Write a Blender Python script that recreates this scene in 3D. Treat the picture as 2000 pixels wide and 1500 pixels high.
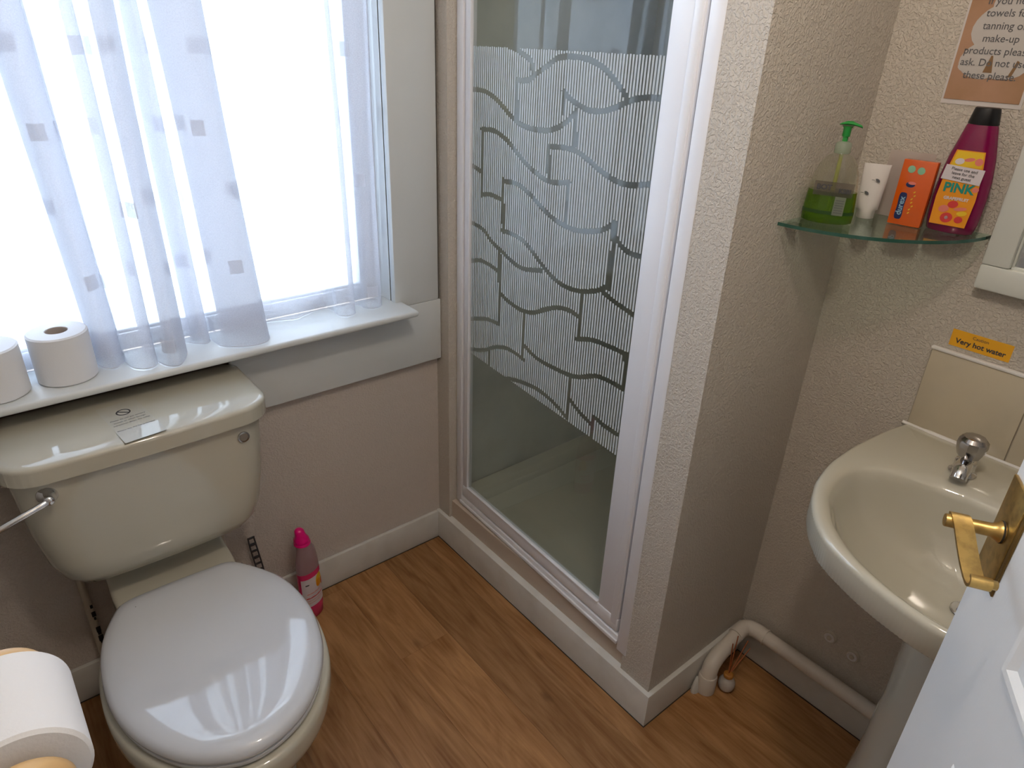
import bpy, bmesh, math, random
from mathutils import Vector, Matrix
random.seed(7)
for o in list(bpy.data.objects): bpy.data.objects.remove(o)
S = bpy.context.scene
C = S.collection
PI = math.pi

# ---------------------------------------------------------------- camera, world, light
cam = bpy.data.cameras.new('camera'); camo = bpy.data.objects.new('camera', cam); C.objects.link(camo)
cam.sensor_width = 36.0; cam.lens = 36.0 * 1347.685 / 2000; cam.clip_start = 0.02
camo.matrix_world = Matrix(((0.7740698594754764, 0.262749204375804, -0.5760023509079614, -1.00769197),
                            (-0.6320547759471783, 0.3729871201960691, -0.6792550098234132, -1.53531203),
                            (0.036367744691945404, 0.8898558668502023, 0.454789977218382, 1.51264048),
                            (0, 0, 0, 1)))
S.camera = camo
W = bpy.data.worlds.new('sky'); S.world = W; W.use_nodes = True
wn = W.node_tree.nodes; bg = wn['Background']
bg.inputs['Color'].default_value = (0.82, 0.92, 1.04, 1); bg.inputs['Strength'].default_value = 8.0
def area(name, loc, rot, sx, sy, power, col, portal=False):
    l = bpy.data.lights.new(name, 'AREA'); l.shape = 'RECTANGLE'; l.size = sx; l.size_y = sy
    l.energy = power; l.color = col
    if portal: l.cycles.is_portal = True
    o = bpy.data.objects.new(name, l); C.objects.link(o); o.location = loc; o.rotation_euler = rot
    return o
area('window_portal', (-0.632, 0.27, 1.44), (math.radians(-90), 0, 0), 1.1, 1.25, 1, (1, 1, 1), True)
lp = bpy.data.lights.new('ceiling_bulb', 'POINT'); lp.energy = 15.0; lp.color = (1.0, 0.87, 0.73); lp.shadow_soft_size = 0.05
lpo = bpy.data.objects.new('ceiling_bulb', lp); C.objects.link(lpo); lpo.location = (-0.60, -1.32, 2.17)
S.view_settings.view_transform = 'Standard'; S.view_settings.look = 'None'
S.view_settings.gamma = 1.0; S.view_settings.use_curve_mapping = False
S.view_settings.exposure = 0.0

# ---------------------------------------------------------------- materials
def mat(name, col, rough=0.5, metal=0.0, bump=None, var=None, **kw):
    m = bpy.data.materials.new(name); m.use_nodes = True
    nt = m.node_tree; p = nt.nodes['Principled BSDF']
    p.inputs['Base Color'].default_value = (*col, 1); p.inputs['Roughness'].default_value = rough
    p.inputs['Metallic'].default_value = metal
    for k, v in kw.items():
        k = {'coat': 'Coat Weight', 'trans': 'Transmission Weight', 'ior': 'IOR', 'alpha': 'Alpha', 'sss': 'Subsurface Weight',
             'spec': 'Specular IOR Level', 'coatr': 'Coat Roughness'}[k]
        p.inputs[k].default_value = v
    if bump or var:
        tc = nt.nodes.new('ShaderNodeTexCoord')
    if bump:
        sc, st, dist = bump[:3]; ntype = bump[3] if len(bump) > 3 else 'noise'
        if ntype == 'noise':
            t = nt.nodes.new('ShaderNodeTexNoise'); t.inputs['Scale'].default_value = sc; t.inputs['Detail'].default_value = 3
            t.inputs['Roughness'].default_value = 0.55; outp = t.outputs['Fac']
        else:
            t = nt.nodes.new('ShaderNodeTexVoronoi'); t.inputs['Scale'].default_value = sc; outp = t.outputs['Distance']
        nt.links.new(tc.outputs['Object'], t.inputs['Vector'])
        b = nt.nodes.new('ShaderNodeBump'); b.inputs['Strength'].default_value = st; b.inputs['Distance'].default_value = dist
        nt.links.new(outp, b.inputs['Height']); nt.links.new(b.outputs['Normal'], p.inputs['Normal'])
    if var:
        sc, col2, lo, hi = var
        t = nt.nodes.new('ShaderNodeTexNoise'); t.inputs['Scale'].default_value = sc; t.inputs['Detail'].default_value = 4
        r = nt.nodes.new('ShaderNodeMapRange'); r.inputs['From Min'].default_value = lo; r.inputs['From Max'].default_value = hi
        x = nt.nodes.new('ShaderNodeMix'); x.data_type = 'RGBA'
        x.inputs['A'].default_value = (*col, 1); x.inputs['B'].default_value = (*col2, 1)
        nt.links.new(tc.outputs['Object'], t.inputs['Vector']); nt.links.new(t.outputs['Fac'], r.inputs['Value'])
        nt.links.new(r.outputs['Result'], x.inputs['Factor']); nt.links.new(x.outputs['Result'], p.inputs['Base Color'])
    return m

def wallpaper(name, col, scale, strength, dist, stretch=(1, 1, 1)):
    m = mat(name, col, 0.62, spec=0.35); nt = m.node_tree; p = nt.nodes['Principled BSDF']
    tc = nt.nodes.new('ShaderNodeTexCoord'); mp = nt.nodes.new('ShaderNodeMapping'); mp.inputs['Scale'].default_value = stretch
    nt.links.new(tc.outputs['Object'], mp.inputs['Vector'])
    a = nt.nodes.new('ShaderNodeTexNoise'); a.inputs['Scale'].default_value = scale; a.inputs['Detail'].default_value = 2.5
    a.inputs['Distortion'].default_value = 0.45
    nt.links.new(mp.outputs['Vector'], a.inputs['Vector'])
    r = nt.nodes.new('ShaderNodeMapRange'); r.inputs['From Min'].default_value = 0.42; r.inputs['From Max'].default_value = 0.6
    r.interpolation_type = 'SMOOTHSTEP'
    nt.links.new(a.outputs['Fac'], r.inputs['Value'])
    b = nt.nodes.new('ShaderNodeBump'); b.inputs['Strength'].default_value = strength; b.inputs['Distance'].default_value = dist
    nt.links.new(r.outputs['Result'], b.inputs['Height']); nt.links.new(b.outputs['Normal'], p.inputs['Normal'])
    return m

M = {}
M['wall'] = wallpaper('embossed_wallpaper', (0.57, 0.518, 0.455), 185, 0.75, 0.0016)
M['wall_fine'] = wallpaper('fine_wallpaper', (0.59, 0.525, 0.475), 230, 0.7, 0.0012, (0.7, 1, 1))
M['plainpaint'] = mat('painted_plaster', (0.55, 0.46, 0.38), 0.6, bump=(60, .15, .001))
M['ceiling'] = mat('ceiling_paint', (0.82, 0.80, 0.76), 0.8)
M['gloss'] = mat('white_gloss_paint', (0.66, 0.685, 0.69), 0.28, bump=(35, .10, .001), spec=.5)
M['gloss_cream'] = mat('cream_gloss_paint', (0.65, 0.635, 0.60), 0.35, bump=(40, .12, .001), var=(14, (0.59, 0.57, 0.53), .45, .7))
M['upvc'] = mat('white_upvc', (0.82, 0.83, 0.85), 0.25)
M['frame_white'] = mat('white_coated_aluminium', (0.80, 0.80, 0.84), 0.3)
M['ceramic'] = mat('cream_glazed_ceramic', (0.50, 0.475, 0.395), 0.07, coat=.5, coatr=.03)
M['ceramic_basin'] = mat('pale_cream_ceramic', (0.53, 0.50, 0.41), 0.07, coat=.5, coatr=.03)
M['seat'] = mat('white_gloss_plastic', (0.60, 0.615, 0.655), 0.06, coat=.6, coatr=.03)
M['chrome'] = mat('chrome', (0.78, 0.78, 0.80), 0.08, 1.0)
M['dullchrome'] = mat('dull_chrome', (0.45, 0.44, 0.43), 0.25, 1.0)
M['brass'] = mat('worn_brass', (0.62, 0.42, 0.145), 0.33, 1.0, var=(90, (0.42, 0.28, 0.10), .42, .72))
M['paper'] = mat('toilet_tissue', (0.76, 0.765, 0.79), 0.95, bump=(300, .25, .001))
M['card'] = mat('cardboard', (0.42, 0.36, 0.32), 0.9)
M['pine'] = mat('pale_pine', (0.72, 0.50, 0.26), 0.4, var=(22, (0.62, 0.40, 0.19), .4, .7))
M['tile'] = mat('cream_glazed_tile', (0.57, 0.50, 0.375), 0.15, var=(18, (0.54, 0.475, 0.36), .4, .7))
M['grout'] = mat('grout', (0.42, 0.37, 0.30), 0.9)
M['sealant'] = mat('white_sealant', (0.78, 0.75, 0.72), 0.5)
M['black'] = mat('black_plastic', (0.012, 0.012, 0.014), 0.3)
M['strap'] = mat('dark_rubber', (0.035, 0.035, 0.04), 0.45)
M['ink'] = mat('grey_ink', (0.05, 0.05, 0.06), 0.6)
M['ink_soft'] = mat('faded_ink', (0.11, 0.11, 0.12), 0.6)
M['pipe'] = mat('painted_pipe', (0.66, 0.60, 0.53), 0.35, bump=(60, .15, .001))
M['pipe_cream'] = mat('cream_pipe', (0.52, 0.46, 0.38), 0.4)
M['panel_grey'] = mat('grey_marbled_panel', (0.66, 0.67, 0.63), 0.25, var=(5, (0.56, 0.57, 0.53), .4, .65))
M['tray'] = mat('shower_tray_acrylic', (0.62, 0.60, 0.51), 0.22)
M['mirror'] = mat('mirror_glass', (0.85, 0.87, 0.86), 0.02, 1.0)
M['mirror_frame'] = mat('white_wood_frame', (0.68, 0.70, 0.66), 0.4)
M['shaded_wood'] = mat('shaded_bare_wood', (0.06, 0.028, 0.018), 0.8)
M['sticker'] = mat('clear_label_film', (0.50, 0.485, 0.42), 0.06, coat=.5)
M['yellow'] = mat('orange_yellow_vinyl', (0.86, 0.43, 0.02), 0.4)
M['door'] = mat('white_moulded_door', (0.84, 0.85, 0.855), 0.42, bump=(1, .0, .001))
M['gap'] = mat('dark_joint', (0.03, 0.025, 0.02), 0.9)

# grain relief for the moulded door skin
nt = M['door'].node_tree; p = nt.nodes['Principled BSDF']
tc = nt.nodes.new('ShaderNodeTexCoord'); mp = nt.nodes.new('ShaderNodeMapping'); mp.inputs['Scale'].default_value = (60, 60, 4)
wv = nt.nodes.new('ShaderNodeTexNoise'); wv.inputs['Scale'].default_value = 9; wv.inputs['Detail'].default_value = 4
bb = nt.nodes.new('ShaderNodeBump'); bb.inputs['Strength'].default_value = .35; bb.inputs['Distance'].default_value = .0006
nt.links.new(tc.outputs['Object'], mp.inputs['Vector']); nt.links.new(mp.outputs['Vector'], wv.inputs['Vector'])
nt.links.new(wv.outputs['Fac'], bb.inputs['Height']); nt.links.new(bb.outputs['Normal'], p.inputs['Normal'])

def shader_mat(name):
    m = bpy.data.materials.new(name); m.use_nodes = True; nt = m.node_tree
    for n in list(nt.nodes): nt.nodes.remove(n)
    return m, nt, nt.nodes.new('ShaderNodeOutputMaterial')
def N(nt, t, **kw):
    n = nt.nodes.new(t)
    for k, v in kw.items(): n.inputs[k].default_value = v
    return n
def mixsh(nt, f, a, b):
    x = nt.nodes.new('ShaderNodeMixShader')
    if isinstance(f, (int, float)): x.inputs[0].default_value = f
    else: nt.links.new(f, x.inputs[0])
    nt.links.new(a, x.inputs[1]); nt.links.new(b, x.inputs[2]); return x.outputs[0]

def thinfres(nt, ior):
    """Fresnel of a thin sheet: the same from both sides"""
    g_ = nt.nodes.new('ShaderNodeNewGeometry'); x = nt.nodes.new('ShaderNodeMapRange')
    x.inputs['To Min'].default_value = ior; x.inputs['To Max'].default_value = 1 / ior
    nt.links.new(g_.outputs['Backfacing'], x.inputs['Value']); f_ = nt.nodes.new('ShaderNodeFresnel')
    nt.links.new(x.outputs[0], f_.inputs['IOR']); return f_
# clear shower glass
m, nt, out = shader_mat('clear_shower_glass')
t = N(nt, 'ShaderNodeBsdfTransparent', Color=(.80, .83, .80, 1)); g = N(nt, 'ShaderNodeBsdfGlossy', Color=(.9, .95, 1, 1), Roughness=.03)
f = thinfres(nt, 1.55)
nt.links.new(mixsh(nt, f.outputs[0], t.outputs[0], g.outputs[0]), out.inputs[0]); M['glass'] = m
# etched print on it
m, nt, out = shader_mat('white_etched_print')
t = N(nt, 'ShaderNodeBsdfTransparent', Color=(.9, .9, .9, 1)); d = N(nt, 'ShaderNodeBsdfDiffuse', Color=(.80, .85, .88, 1)); tr = N(nt, 'ShaderNodeBsdfTranslucent', Color=(.6, .64, .66, 1))
nt.links.new(mixsh(nt, .82, t.outputs[0], mixsh(nt, .25, d.outputs[0], tr.outputs[0])), out.inputs[0]); M['etch'] = m
# obscured window pane
m, nt, out = shader_mat('obscured_window_glass')
tc = nt.nodes.new('ShaderNodeTexCoord'); vo = N(nt, 'ShaderNodeTexNoise', Scale=70, Detail=2, Distortion=1.5)
nt.links.new(tc.outputs['Object'], vo.inputs['Vector'])
r = N(nt, 'ShaderNodeMapRange', **{'From Min': .42, 'From Max': .58, 'To Min': .25, 'To Max': .6})
nt.links.new(vo.outputs['Fac'], r.inputs['Value'])
t = N(nt, 'ShaderNodeBsdfTransparent', Color=(.93, .97, 1, 1)); tr = N(nt, 'ShaderNodeBsdfTranslucent', Color=(.9, .95, 1, 1))
gl = N(nt, 'ShaderNodeBsdfGlossy', Color=(.9, .9, .9, 1), Roughness=.1)
a = mixsh(nt, r.outputs[0], t.outputs[0], tr.outputs[0])
nt.links.new(mixsh(nt, .05, a, gl.outputs[0]), out.inputs[0]); M['pane'] = m
# net curtain with small woven squares (UV in metres)
m, nt, out = shader_mat('sheer_net_with_squares')
uv = nt.nodes.new('ShaderNodeUVMap'); sp = nt.nodes.new('ShaderNodeSeparateXYZ'); nt.links.new(uv.outputs[0], sp.inputs[0])
def mth(op, a, b=None):
    n = nt.nodes.new('ShaderNodeMath'); n.operation = op
    for i, v in enumerate((a, b)):
        if v is None: continue
        if isinstance(v, (int, float)): n.inputs[i].default_value = v
        else: nt.links.new(v, n.inputs[i])
    return n.outputs[0]
row = mth('FLOOR', mth('DIVIDE', mth('SUBTRACT', sp.outputs['Y'], .835), .14))
fv = mth('FRACT', mth('DIVIDE', mth('SUBTRACT', sp.outputs['Y'], .835), .14))
fu = mth('FRACT', mth('DIVIDE', mth('ADD', sp.outputs['X'], mth('MULTIPLY', row, .113)), .21))
sq = mth('MULTIPLY', mth('LESS_THAN', mth('ABSOLUTE', mth('SUBTRACT', fv, .5)), .105), mth('LESS_THAN', mth('ABSOLUTE', mth('SUBTRACT', fu, .5)), .072))
wv = N(nt, 'ShaderNodeTexNoise', Scale=420, Detail=1, Distortion=.6); nt.links.new(uv.outputs[0], wv.inputs['Vector'])
base = mth('ADD', mth('MULTIPLY', wv.outputs['Fac'], .22), .56)
dens = mth('MINIMUM', mth('ADD', base, mth('MULTIPLY', sq, .22)), 1.0)
t = N(nt, 'ShaderNodeBsdfTransparent', Color=(1, 1, 1, 1)); d = N(nt, 'ShaderNodeBsdfDiffuse', Color=(.86, .86, .90, 1))
tr = N(nt, 'ShaderNodeBsdfTranslucent', Color=(.30, .30, .34, 1))
nt.links.new(mixsh(nt, dens, t.outputs[0], mixsh(nt, .5, d.outputs[0], tr.outputs[0])), out.inputs[0]); M['net'] = m
# shelf glass
m, nt, out = shader_mat('shelf_glass')
t = N(nt, 'ShaderNodeBsdfTransparent', Color=(.86, .93, .89, 1)); g = N(nt, 'ShaderNodeBsdfGlossy', Color=(.9, 1, .95, 1), Roughness=.02)
f = thinfres(nt, 1.5)
nt.links.new(mixsh(nt, f.outputs[0], t.outputs[0], g.outputs[0]), out.inputs[0]); M['shelf'] = m
M['shelf_edge'] = mat('green_glass_edge', (0.03, 0.10, 0.075), 0.1)
def clearish(name, tint, dens, dcol, ior=1.45):
    m, nt, out = shader_mat(name)
    t = N(nt, 'ShaderNodeBsdfTransparent', Color=(*tint, 1)); d = N(nt, 'ShaderNodeBsdfDiffuse', Color=(*dcol, 1)); g = N(nt, 'ShaderNodeBsdfGlossy', Color=(1, 1, 1, 1), Roughness=.08)
    tr = N(nt, 'ShaderNodeBsdfTranslucent', Color=(*dcol, 1))
    f = thinfres(nt, ior)
    a = mixsh(nt, dens, t.outputs[0], mixsh(nt, .4, d.outputs[0], tr.outputs[0]))
    nt.links.new(mixsh(nt, f.outputs[0], a, g.outputs[0]), out.inputs[0]); return m
M['clearplastic'] = clearish('clear_plastic', (.93, .93, .88), .10, (.6, .6, .5))
M['greensoap'] = clearish('green_liquid_soap', (.40, .62, .03), .5, (.13, .27, .01))
M['greendark'] = mat('dark_green_band', (0.02, 0.06, 0.01), .3)
M['greenpump'] = mat('green_pump_plastic', (0.02, 0.28, 0.05), .3)
M['palecollar'] = clearish('pale_collar_plastic', (.8, .9, .8), .55, (.55, .62, .52))
M['frostedpink'] = clearish('frosted_pink_plastic', (.85, .72, .76), .55, (.62, .46, .50))
M['pinkliquid'] = mat('pink_liquid', (0.62, 0.03, 0.13), .25)
M['pinkcap'] = mat('magenta_cap', (0.80, 0.003, 0.20), .3)
M['labelwhite'] = mat('white_label', (0.66, 0.60, 0.64), .5)
M['white'] = mat('white_plastic', (0.68, 0.64, 0.62), .4)
M['sachet'] = clearish('milky_sachet_film', (.92, .88, .86), .55, (.78, .71, .68))
M['purple'] = mat('magenta_purple_plastic', (0.19, 0.004, 0.058), .18, coat=.4)
M['orange'] = mat('orange_foil', (0.66, 0.10, 0.005), .2, coat=.6)
M['orangelabel'] = mat('orange_label', (0.80, 0.30, 0.01), .35)
M['yel'] = mat('yellow_print', (0.80, 0.52, 0.02), .4)
M['red'] = mat('red_print', (0.62, 0.04, 0.04), .4)
M['pinkprint'] = mat('pink_print', (0.72, 0.20, 0.16), .4)
M['teal'] = mat('teal_print', (0.01, 0.25, 0.20), .4)
M['navy'] = mat('navy_print', (0.01, 0.02, 0.10), .3)
M['skyprint'] = mat('pale_blue_print', (0.30, 0.48, 0.62), .4)
M['mint'] = mat('mint_print', (0.25, 0.50, 0.33), .4)
M['posterbg'] = mat('tan_print', (0.42, 0.24, 0.15), .6, var=(14, (0.34, 0.19, 0.10), .4, .7))
M['posterbrown'] = mat('brown_print', (0.22, 0.12, 0.05), .6)
M['posterwhite'] = mat('pale_towel_print', (0.50, 0.47, 0.45), .6)
M['paperwhite'] = mat('white_paper', (0.62, 0.58, 0.57), .6)
M['lamp'] = mat('opal_lamp_glass', (0.9, 0.88, 0.82), .3)
M['lamp'].node_tree.nodes['Principled BSDF'].inputs['Emission Color'].default_value = (1, .85, .68, 1)
M['lamp'].node_tree.nodes['Principled BSDF'].inputs['Emission Strength'].default_value = 3.0
M['frostglass'] = mat('frosted_white_glass', (0.50, 0.46, 0.42), .12, coat=.4)
M['reed'] = mat('reddish_reed', (0.36, 0.10, 0.03), .6)
M['cork'] = mat('amber_wood_collar', (0.42, 0.17, 0.03), .5)

# wood planks: printed vinyl boards, colour from object position + per-board tone
m = bpy.data.materials.new('oak_plank'); m.use_nodes = True; nt = m.node_tree; p = nt.nodes['Principled BSDF']
ge = nt.nodes.new('ShaderNodeNewGeometry'); oi = nt.nodes.new('ShaderNodeObjectInfo')
ad = nt.nodes.new('ShaderNodeVectorMath'); ad.operation = 'ADD'
cmb = nt.nodes.new('ShaderNodeCombineXYZ'); mm = nt.nodes.new('ShaderNodeMath'); mm.operation = 'MULTIPLY'; mm.inputs[1].default_value = 37.0
nt.links.new(oi.outputs['Random'], mm.inputs[0]); nt.links.new(mm.outputs[0], cmb.inputs[1]); nt.links.new(mm.outputs[0], cmb.inputs[2])
nt.links.new(ge.outputs['Position'], ad.inputs[0]); nt.links.new(cmb.outputs[0], ad.inputs[1])
def grain(scale, vec, detail, dist):
    mp = nt.nodes.new('ShaderNodeMapping'); mp.inputs['Scale'].default_value = vec
    nt.links.new(ad.outputs[0], mp.inputs['Vector'])
    n = nt.nodes.new('ShaderNodeTexNoise'); n.inputs['Scale'].default_value = scale; n.inputs['Detail'].default_value = detail; n.inputs['Distortion'].default_value = dist
    nt.links.new(mp.outputs[0], n.inputs['Vector']); return n.outputs['Fac']
g1 = grain(3.2, (5.0, .75, 1), 9, 2.4); g2 = grain(20, (7, .30, 1), 5, 1.2)
wmp = nt.nodes.new('ShaderNodeMapping'); wmp.inputs['Scale'].default_value = (1, .16, 1); nt.links.new(ad.outputs[0], wmp.inputs['Vector'])
ws = nt.nodes.new('ShaderNodeTexWave'); ws.wave_type = 'BANDS'; ws.bands_direction = 'X'; ws.inputs['Scale'].default_value = 20; ws.inputs['Distortion'].default_value = 14; ws.inputs['Detail'].default_value = 3; ws.inputs['Detail Scale'].default_value = 1.2
nt.links.new(wmp.outputs[0], ws.inputs['Vector'])
cr = nt.nodes.new('ShaderNodeValToRGB'); cr.color_ramp.elements[0].position = .33; cr.color_ramp.elements[0].color = (.22, .095, .030, 1)
cr.color_ramp.elements[1].position = .66; cr.color_ramp.elements[1].color = (.42, .22, .092, 1)
sm = nt.nodes.new('ShaderNodeMath'); sm.operation = 'MULTIPLY_ADD'; sm.inputs[1].default_value = .22
nt.links.new(g2, sm.inputs[0]); s2 = nt.nodes.new('ShaderNodeMath'); s2.operation = 'MULTIPLY_ADD'; s2.inputs[1].default_value = .74
nt.links.new(g1, s2.inputs[0]); nt.links.new(sm.outputs[0], s2.inputs[2])
w3 = nt.nodes.new('ShaderNodeMath'); w3.operation = 'MULTIPLY'; w3.inputs[1].default_value = .06; nt.links.new(ws.outputs['Fac'], w3.inputs[0]); nt.links.new(w3.outputs[0], sm.inputs[2])
nt.links.new(s2.outputs[0], cr.inputs[0])
hv = nt.nodes.new('ShaderNodeHueSaturation'); vr = nt.nodes.new('ShaderNodeMapRange'); vr.inputs['To Min'].default_value = .86; vr.inputs['To Max'].default_value = 1.16
nt.links.new(oi.outputs['Random'], vr.inputs['Value']); nt.links.new(vr.outputs[0], hv.inputs['Value']); nt.links.new(cr.outputs[0], hv.inputs['Color'])
# knots
kmp = nt.nodes.new('ShaderNodeMapping'); kmp.inputs['Scale'].default_value = (1, .5, 0); nt.links.new(ge.outputs['Position'], kmp.inputs['Vector'])
kv = nt.nodes.new('ShaderNodeTexVoronoi'); kv.inputs['Scale'].default_value = 7; kv.inputs['Randomness'].default_value = 1; nt.links.new(kmp.outputs[0], kv.inputs['Vector'])
kr = nt.nodes.new('ShaderNodeMapRange'); kr.inputs['From Min'].default_value = .03; kr.inputs['From Max'].default_value = .10; kr.inputs['To Min'].default_value = .45; kr.inputs['To Max'].default_value = 1
nt.links.new(kv.outputs['Distance'], kr.inputs['Value'])
km = nt.nodes.new('ShaderNodeMix'); km.data_type = 'RGBA'; km.blend_type = 'MIX'; km.inputs['A'].default_value = (.10, .04, .015, 1)
nt.links.new(kr.outputs[0], km.inputs['Factor']); nt.links.new(hv.outputs[0], km.inputs['B']); nt.links.new(km.outputs['Result'], p.inputs['Base Color'])
p.inputs['Roughness'].default_value = .42; p.inputs['Specular IOR Level'].default_value = .35
bmp = nt.nodes.new('ShaderNodeBump'); bmp.inputs['Strength'].default_value = .15; bmp.inputs['Distance'].default_value = .0008; nt.links.new(g2, bmp.inputs['Height']); nt.links.new(bmp.outputs[0], p.inputs['Normal'])
M['plank'] = m

# ---------------------------------------------------------------- mesh helpers
def link(name, me, mats, parent=None, smooth=None):
    o = bpy.data.objects.new(name, me); C.objects.link(o)
    if mats is not None:
        for mm_ in (mats if isinstance(mats, (list, tuple)) else [mats]): me.materials.append(M[mm_] if isinstance(mm_, str) else mm_)
    if smooth is not None:
        for f in me.polygons: f.use_smooth = True
        if smooth < 180:
            try: me.set_sharp_from_angle(angle=math.radians(smooth))
            except Exception: pass
    if parent: o.parent = parent
    return o
def mesh(verts, faces, name='m', idx=None):
    me = bpy.data.meshes.new(name); me.from_pydata([tuple(v) for v in verts], [], faces); me.update()
    if idx: me.polygons.foreach_set('material_index', idx)
    return me
def tag(o, label=None, cat=None, group=None, kind=None):
    if label: o['label'] = label
    if cat: o['category'] = cat
    if group: o['group'] = group
    if kind: o['kind'] = kind
    return o
def thing(name, label, cat, loc=(0, 0, 0), group=None):
    o = bpy.data.objects.new(name, None); C.objects.link(o); o.location = loc; o.empty_display_size = .05
    bpy.context.view_layer.update()
    return tag(o, label, cat, group)
def wm(o):
    return o.matrix_basis.copy() if o.parent is None else wm(o.parent) @ o.matrix_parent_inverse @ o.matrix_basis
def under(o, parent):
    """parent while keeping the world placement"""
    o.parent = parent; o.matrix_parent_inverse = wm(parent).inverted(); return o
def bm_box(bm, a, b, bevel=0.0, seg=2, mtx=None):
    a = Vector(a); b = Vector(b); c = (a + b) / 2; s = b - a
    r = bmesh.ops.create_cube(bm, size=1.0)
    vs = r['verts']
    for v in vs: v.co = Vector((v.co.x * s.x + c.x, v.co.y * s.y + c.y, v.co.z * s.z + c.z))
    if bevel > 0:
        es = list({e for v in vs for e in v.link_edges})
        rr = bmesh.ops.bevel(bm, geom=es, offset=bevel, segments=seg, affect='EDGES', profile=.5)
        vs = list({v for f in rr['faces'] for v in f.verts} | {v for v in vs if v.is_valid})
    if mtx: bmesh.ops.transform(bm, matrix=mtx, verts=[v for v in vs if v.is_valid])
def box(name, a, b, m, parent=None, bevel=0.0, seg=2, mtx=None, smooth=35):
    bm = bmesh.new(); bm_box(bm, a, b, bevel, seg, mtx)
    me = bpy.data.meshes.new(name); bm.to_mesh(me); bm.free()
    o = link(name, me, m, None, smooth if bevel else None)
    if parent: under(o, parent)
    return o
def boxes(name, lst, m, parent=None, bevel=0.0, mtx=None):
    bm = bmesh.new()
    for a, b in lst: bm_box(bm, a, b, bevel, 2, mtx)
    me = bpy.data.meshes.new(name); bm.to_mesh(me); bm.free()
    o = link(name, me, m, None, 35 if bevel else None)
    if parent: under(o, parent)
    return o
def loft(name, loops, m, parent=None, cap0=True, cap1=True, smooth=60, closed=True):
    n = len(loops[0]); vs = [v for l in loops for v in l]; fs = []
    for i in range(len(loops) - 1):
        for j in range(n if closed else n - 1):
            k = (j + 1) % n; fs.append((i * n + j, i * n + k, (i + 1) * n + k, (i + 1) * n + j))
    if cap0: fs.append(tuple(reversed(range(n))))
    if cap1: fs.append(tuple(range((len(loops) - 1) * n, len(loops) * n)))
    me = mesh(vs, fs, name); bm = bmesh.new(); bm.from_mesh(me); bmesh.ops.recalc_face_normals(bm, faces=bm.faces); bm.to_mesh(me); bm.free()
    o = link(name, me, m, None, smooth)
    if parent: under(o, parent)
    return o
def circ(c, r, n=32, ax='z', ry=None, phi=0.0):
    ry = r if ry is None else ry; out = []
    for i in range(n):
        t = 2 * PI * i / n; a = r * math.cos(t); b = ry * math.sin(t)
        if ax == 'z':
            out.append(Vector((c[0] + a * math.cos(phi) - b * math.sin(phi), c[1] + a * math.sin(phi) + b * math.cos(phi), c[2])))
        elif ax == 'y': out.append(Vector((c[0] + a, c[1], c[2] + b)))
        else: out.append(Vector((c[0], c[1] + a, c[2] + b)))
    return out
def lathe(name, c, prof, m, parent=None, ax='z', n=40, smooth=50, cap0=True, cap1=True, rxy=1.0, phi=0.0):
    """prof = [(radius, offset along axis)]"""
    L = []
    for r, h in prof:
        cc = (c[0], c[1], c[2] + h) if ax == 'z' else ((c[0], c[1] + h, c[2]) if ax == 'y' else (c[0] + h, c[1], c[2]))
        L.append(circ(cc, max(r, 1e-5), n, ax, max(r * rxy, 1e-5), phi))
    return loft(name, L, m, parent, cap0, cap1, smooth)
def crom(P, n=8, closed=False):
    P = [Vector(p) for p in P]; out = []; k = len(P)
    rng = range(k if closed else k - 1)
    for i in rng:
        p0 = P[(i - 1) % k] if closed or i > 0 else P[0] * 2 - P[1]
        p1 = P[i]; p2 = P[(i + 1) % k]; p3 = P[(i + 2) % k] if closed or i + 2 < k else P[-1] * 2 - P[-2]
        for s in range(n):
            t = s / n
            out.append(.5 * ((2 * p1) + (p2 - p0) * t + (2 * p0 - 5 * p1 + 4 * p2 - p3) * t * t + (3 * p1 - p0 - 3 * p2 + p3) * t ** 3))
    if not closed: out.append(P[-1])
    return out
def tube(name, pts, r, m, parent=None, n=16, cap=True, smooth=60):
    pts = [Vector(p) for p in pts]; L = []; up = Vector((0, 0, 1)); prev = None
    for i, p in enumerate(pts):
        d = (pts[min(i + 1, len(pts) - 1)] - pts[max(i - 1, 0)]).normalized()
        if prev is None:
            a = d.cross(up); a = a if a.length > .1 else d.cross(Vector((1, 0, 0)))
        else: a = prev - d * prev.dot(d)
        a.normalize(); prev = a; b = d.cross(a); rr = r[i] if isinstance(r, (list, tuple)) else r
        L.append([p + a * math.cos(2 * PI * j / n) * rr + b * math.sin(2 * PI * j / n) * rr for j in range(n)])
    return loft(name, L, m, parent, cap, cap, smooth)
def poly_print(shapes, name, mats, mtx, parent=None):
    """flat printed artwork: shapes = [(material index, [(x,y)..], lift)] in a plane, placed by mtx"""
    vs = []; fs = []; ix = []
    for mi, pts, z in shapes:
        b = len(vs); vs += [mtx @ Vector((x, y, z)) for x, y in pts]; fs.append(tuple(range(b, b + len(pts)))); ix.append(mi)
    me = mesh(vs, fs, name, ix); o = link(name, me, mats)
    if parent: under(o, parent)
    return o
def blob(cx, cy, rx, ry, n=20, rot=0, wob=0):
    out = []
    for i in range(n):
        t = 2 * PI * i / n; k = 1 + wob * math.sin(3 * t + cx * 90)
        a = rx * k * math.cos(t); b = ry * k * math.sin(t)
        out.append((cx + a * math.cos(rot) - b * math.sin(rot), cy + a * math.sin(rot) + b * math.cos(rot)))
    return out
def rect(x0, y0, x1, y1): return [(x0, y0), (x1, y0), (x1, y1), (x0, y1)]
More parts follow.
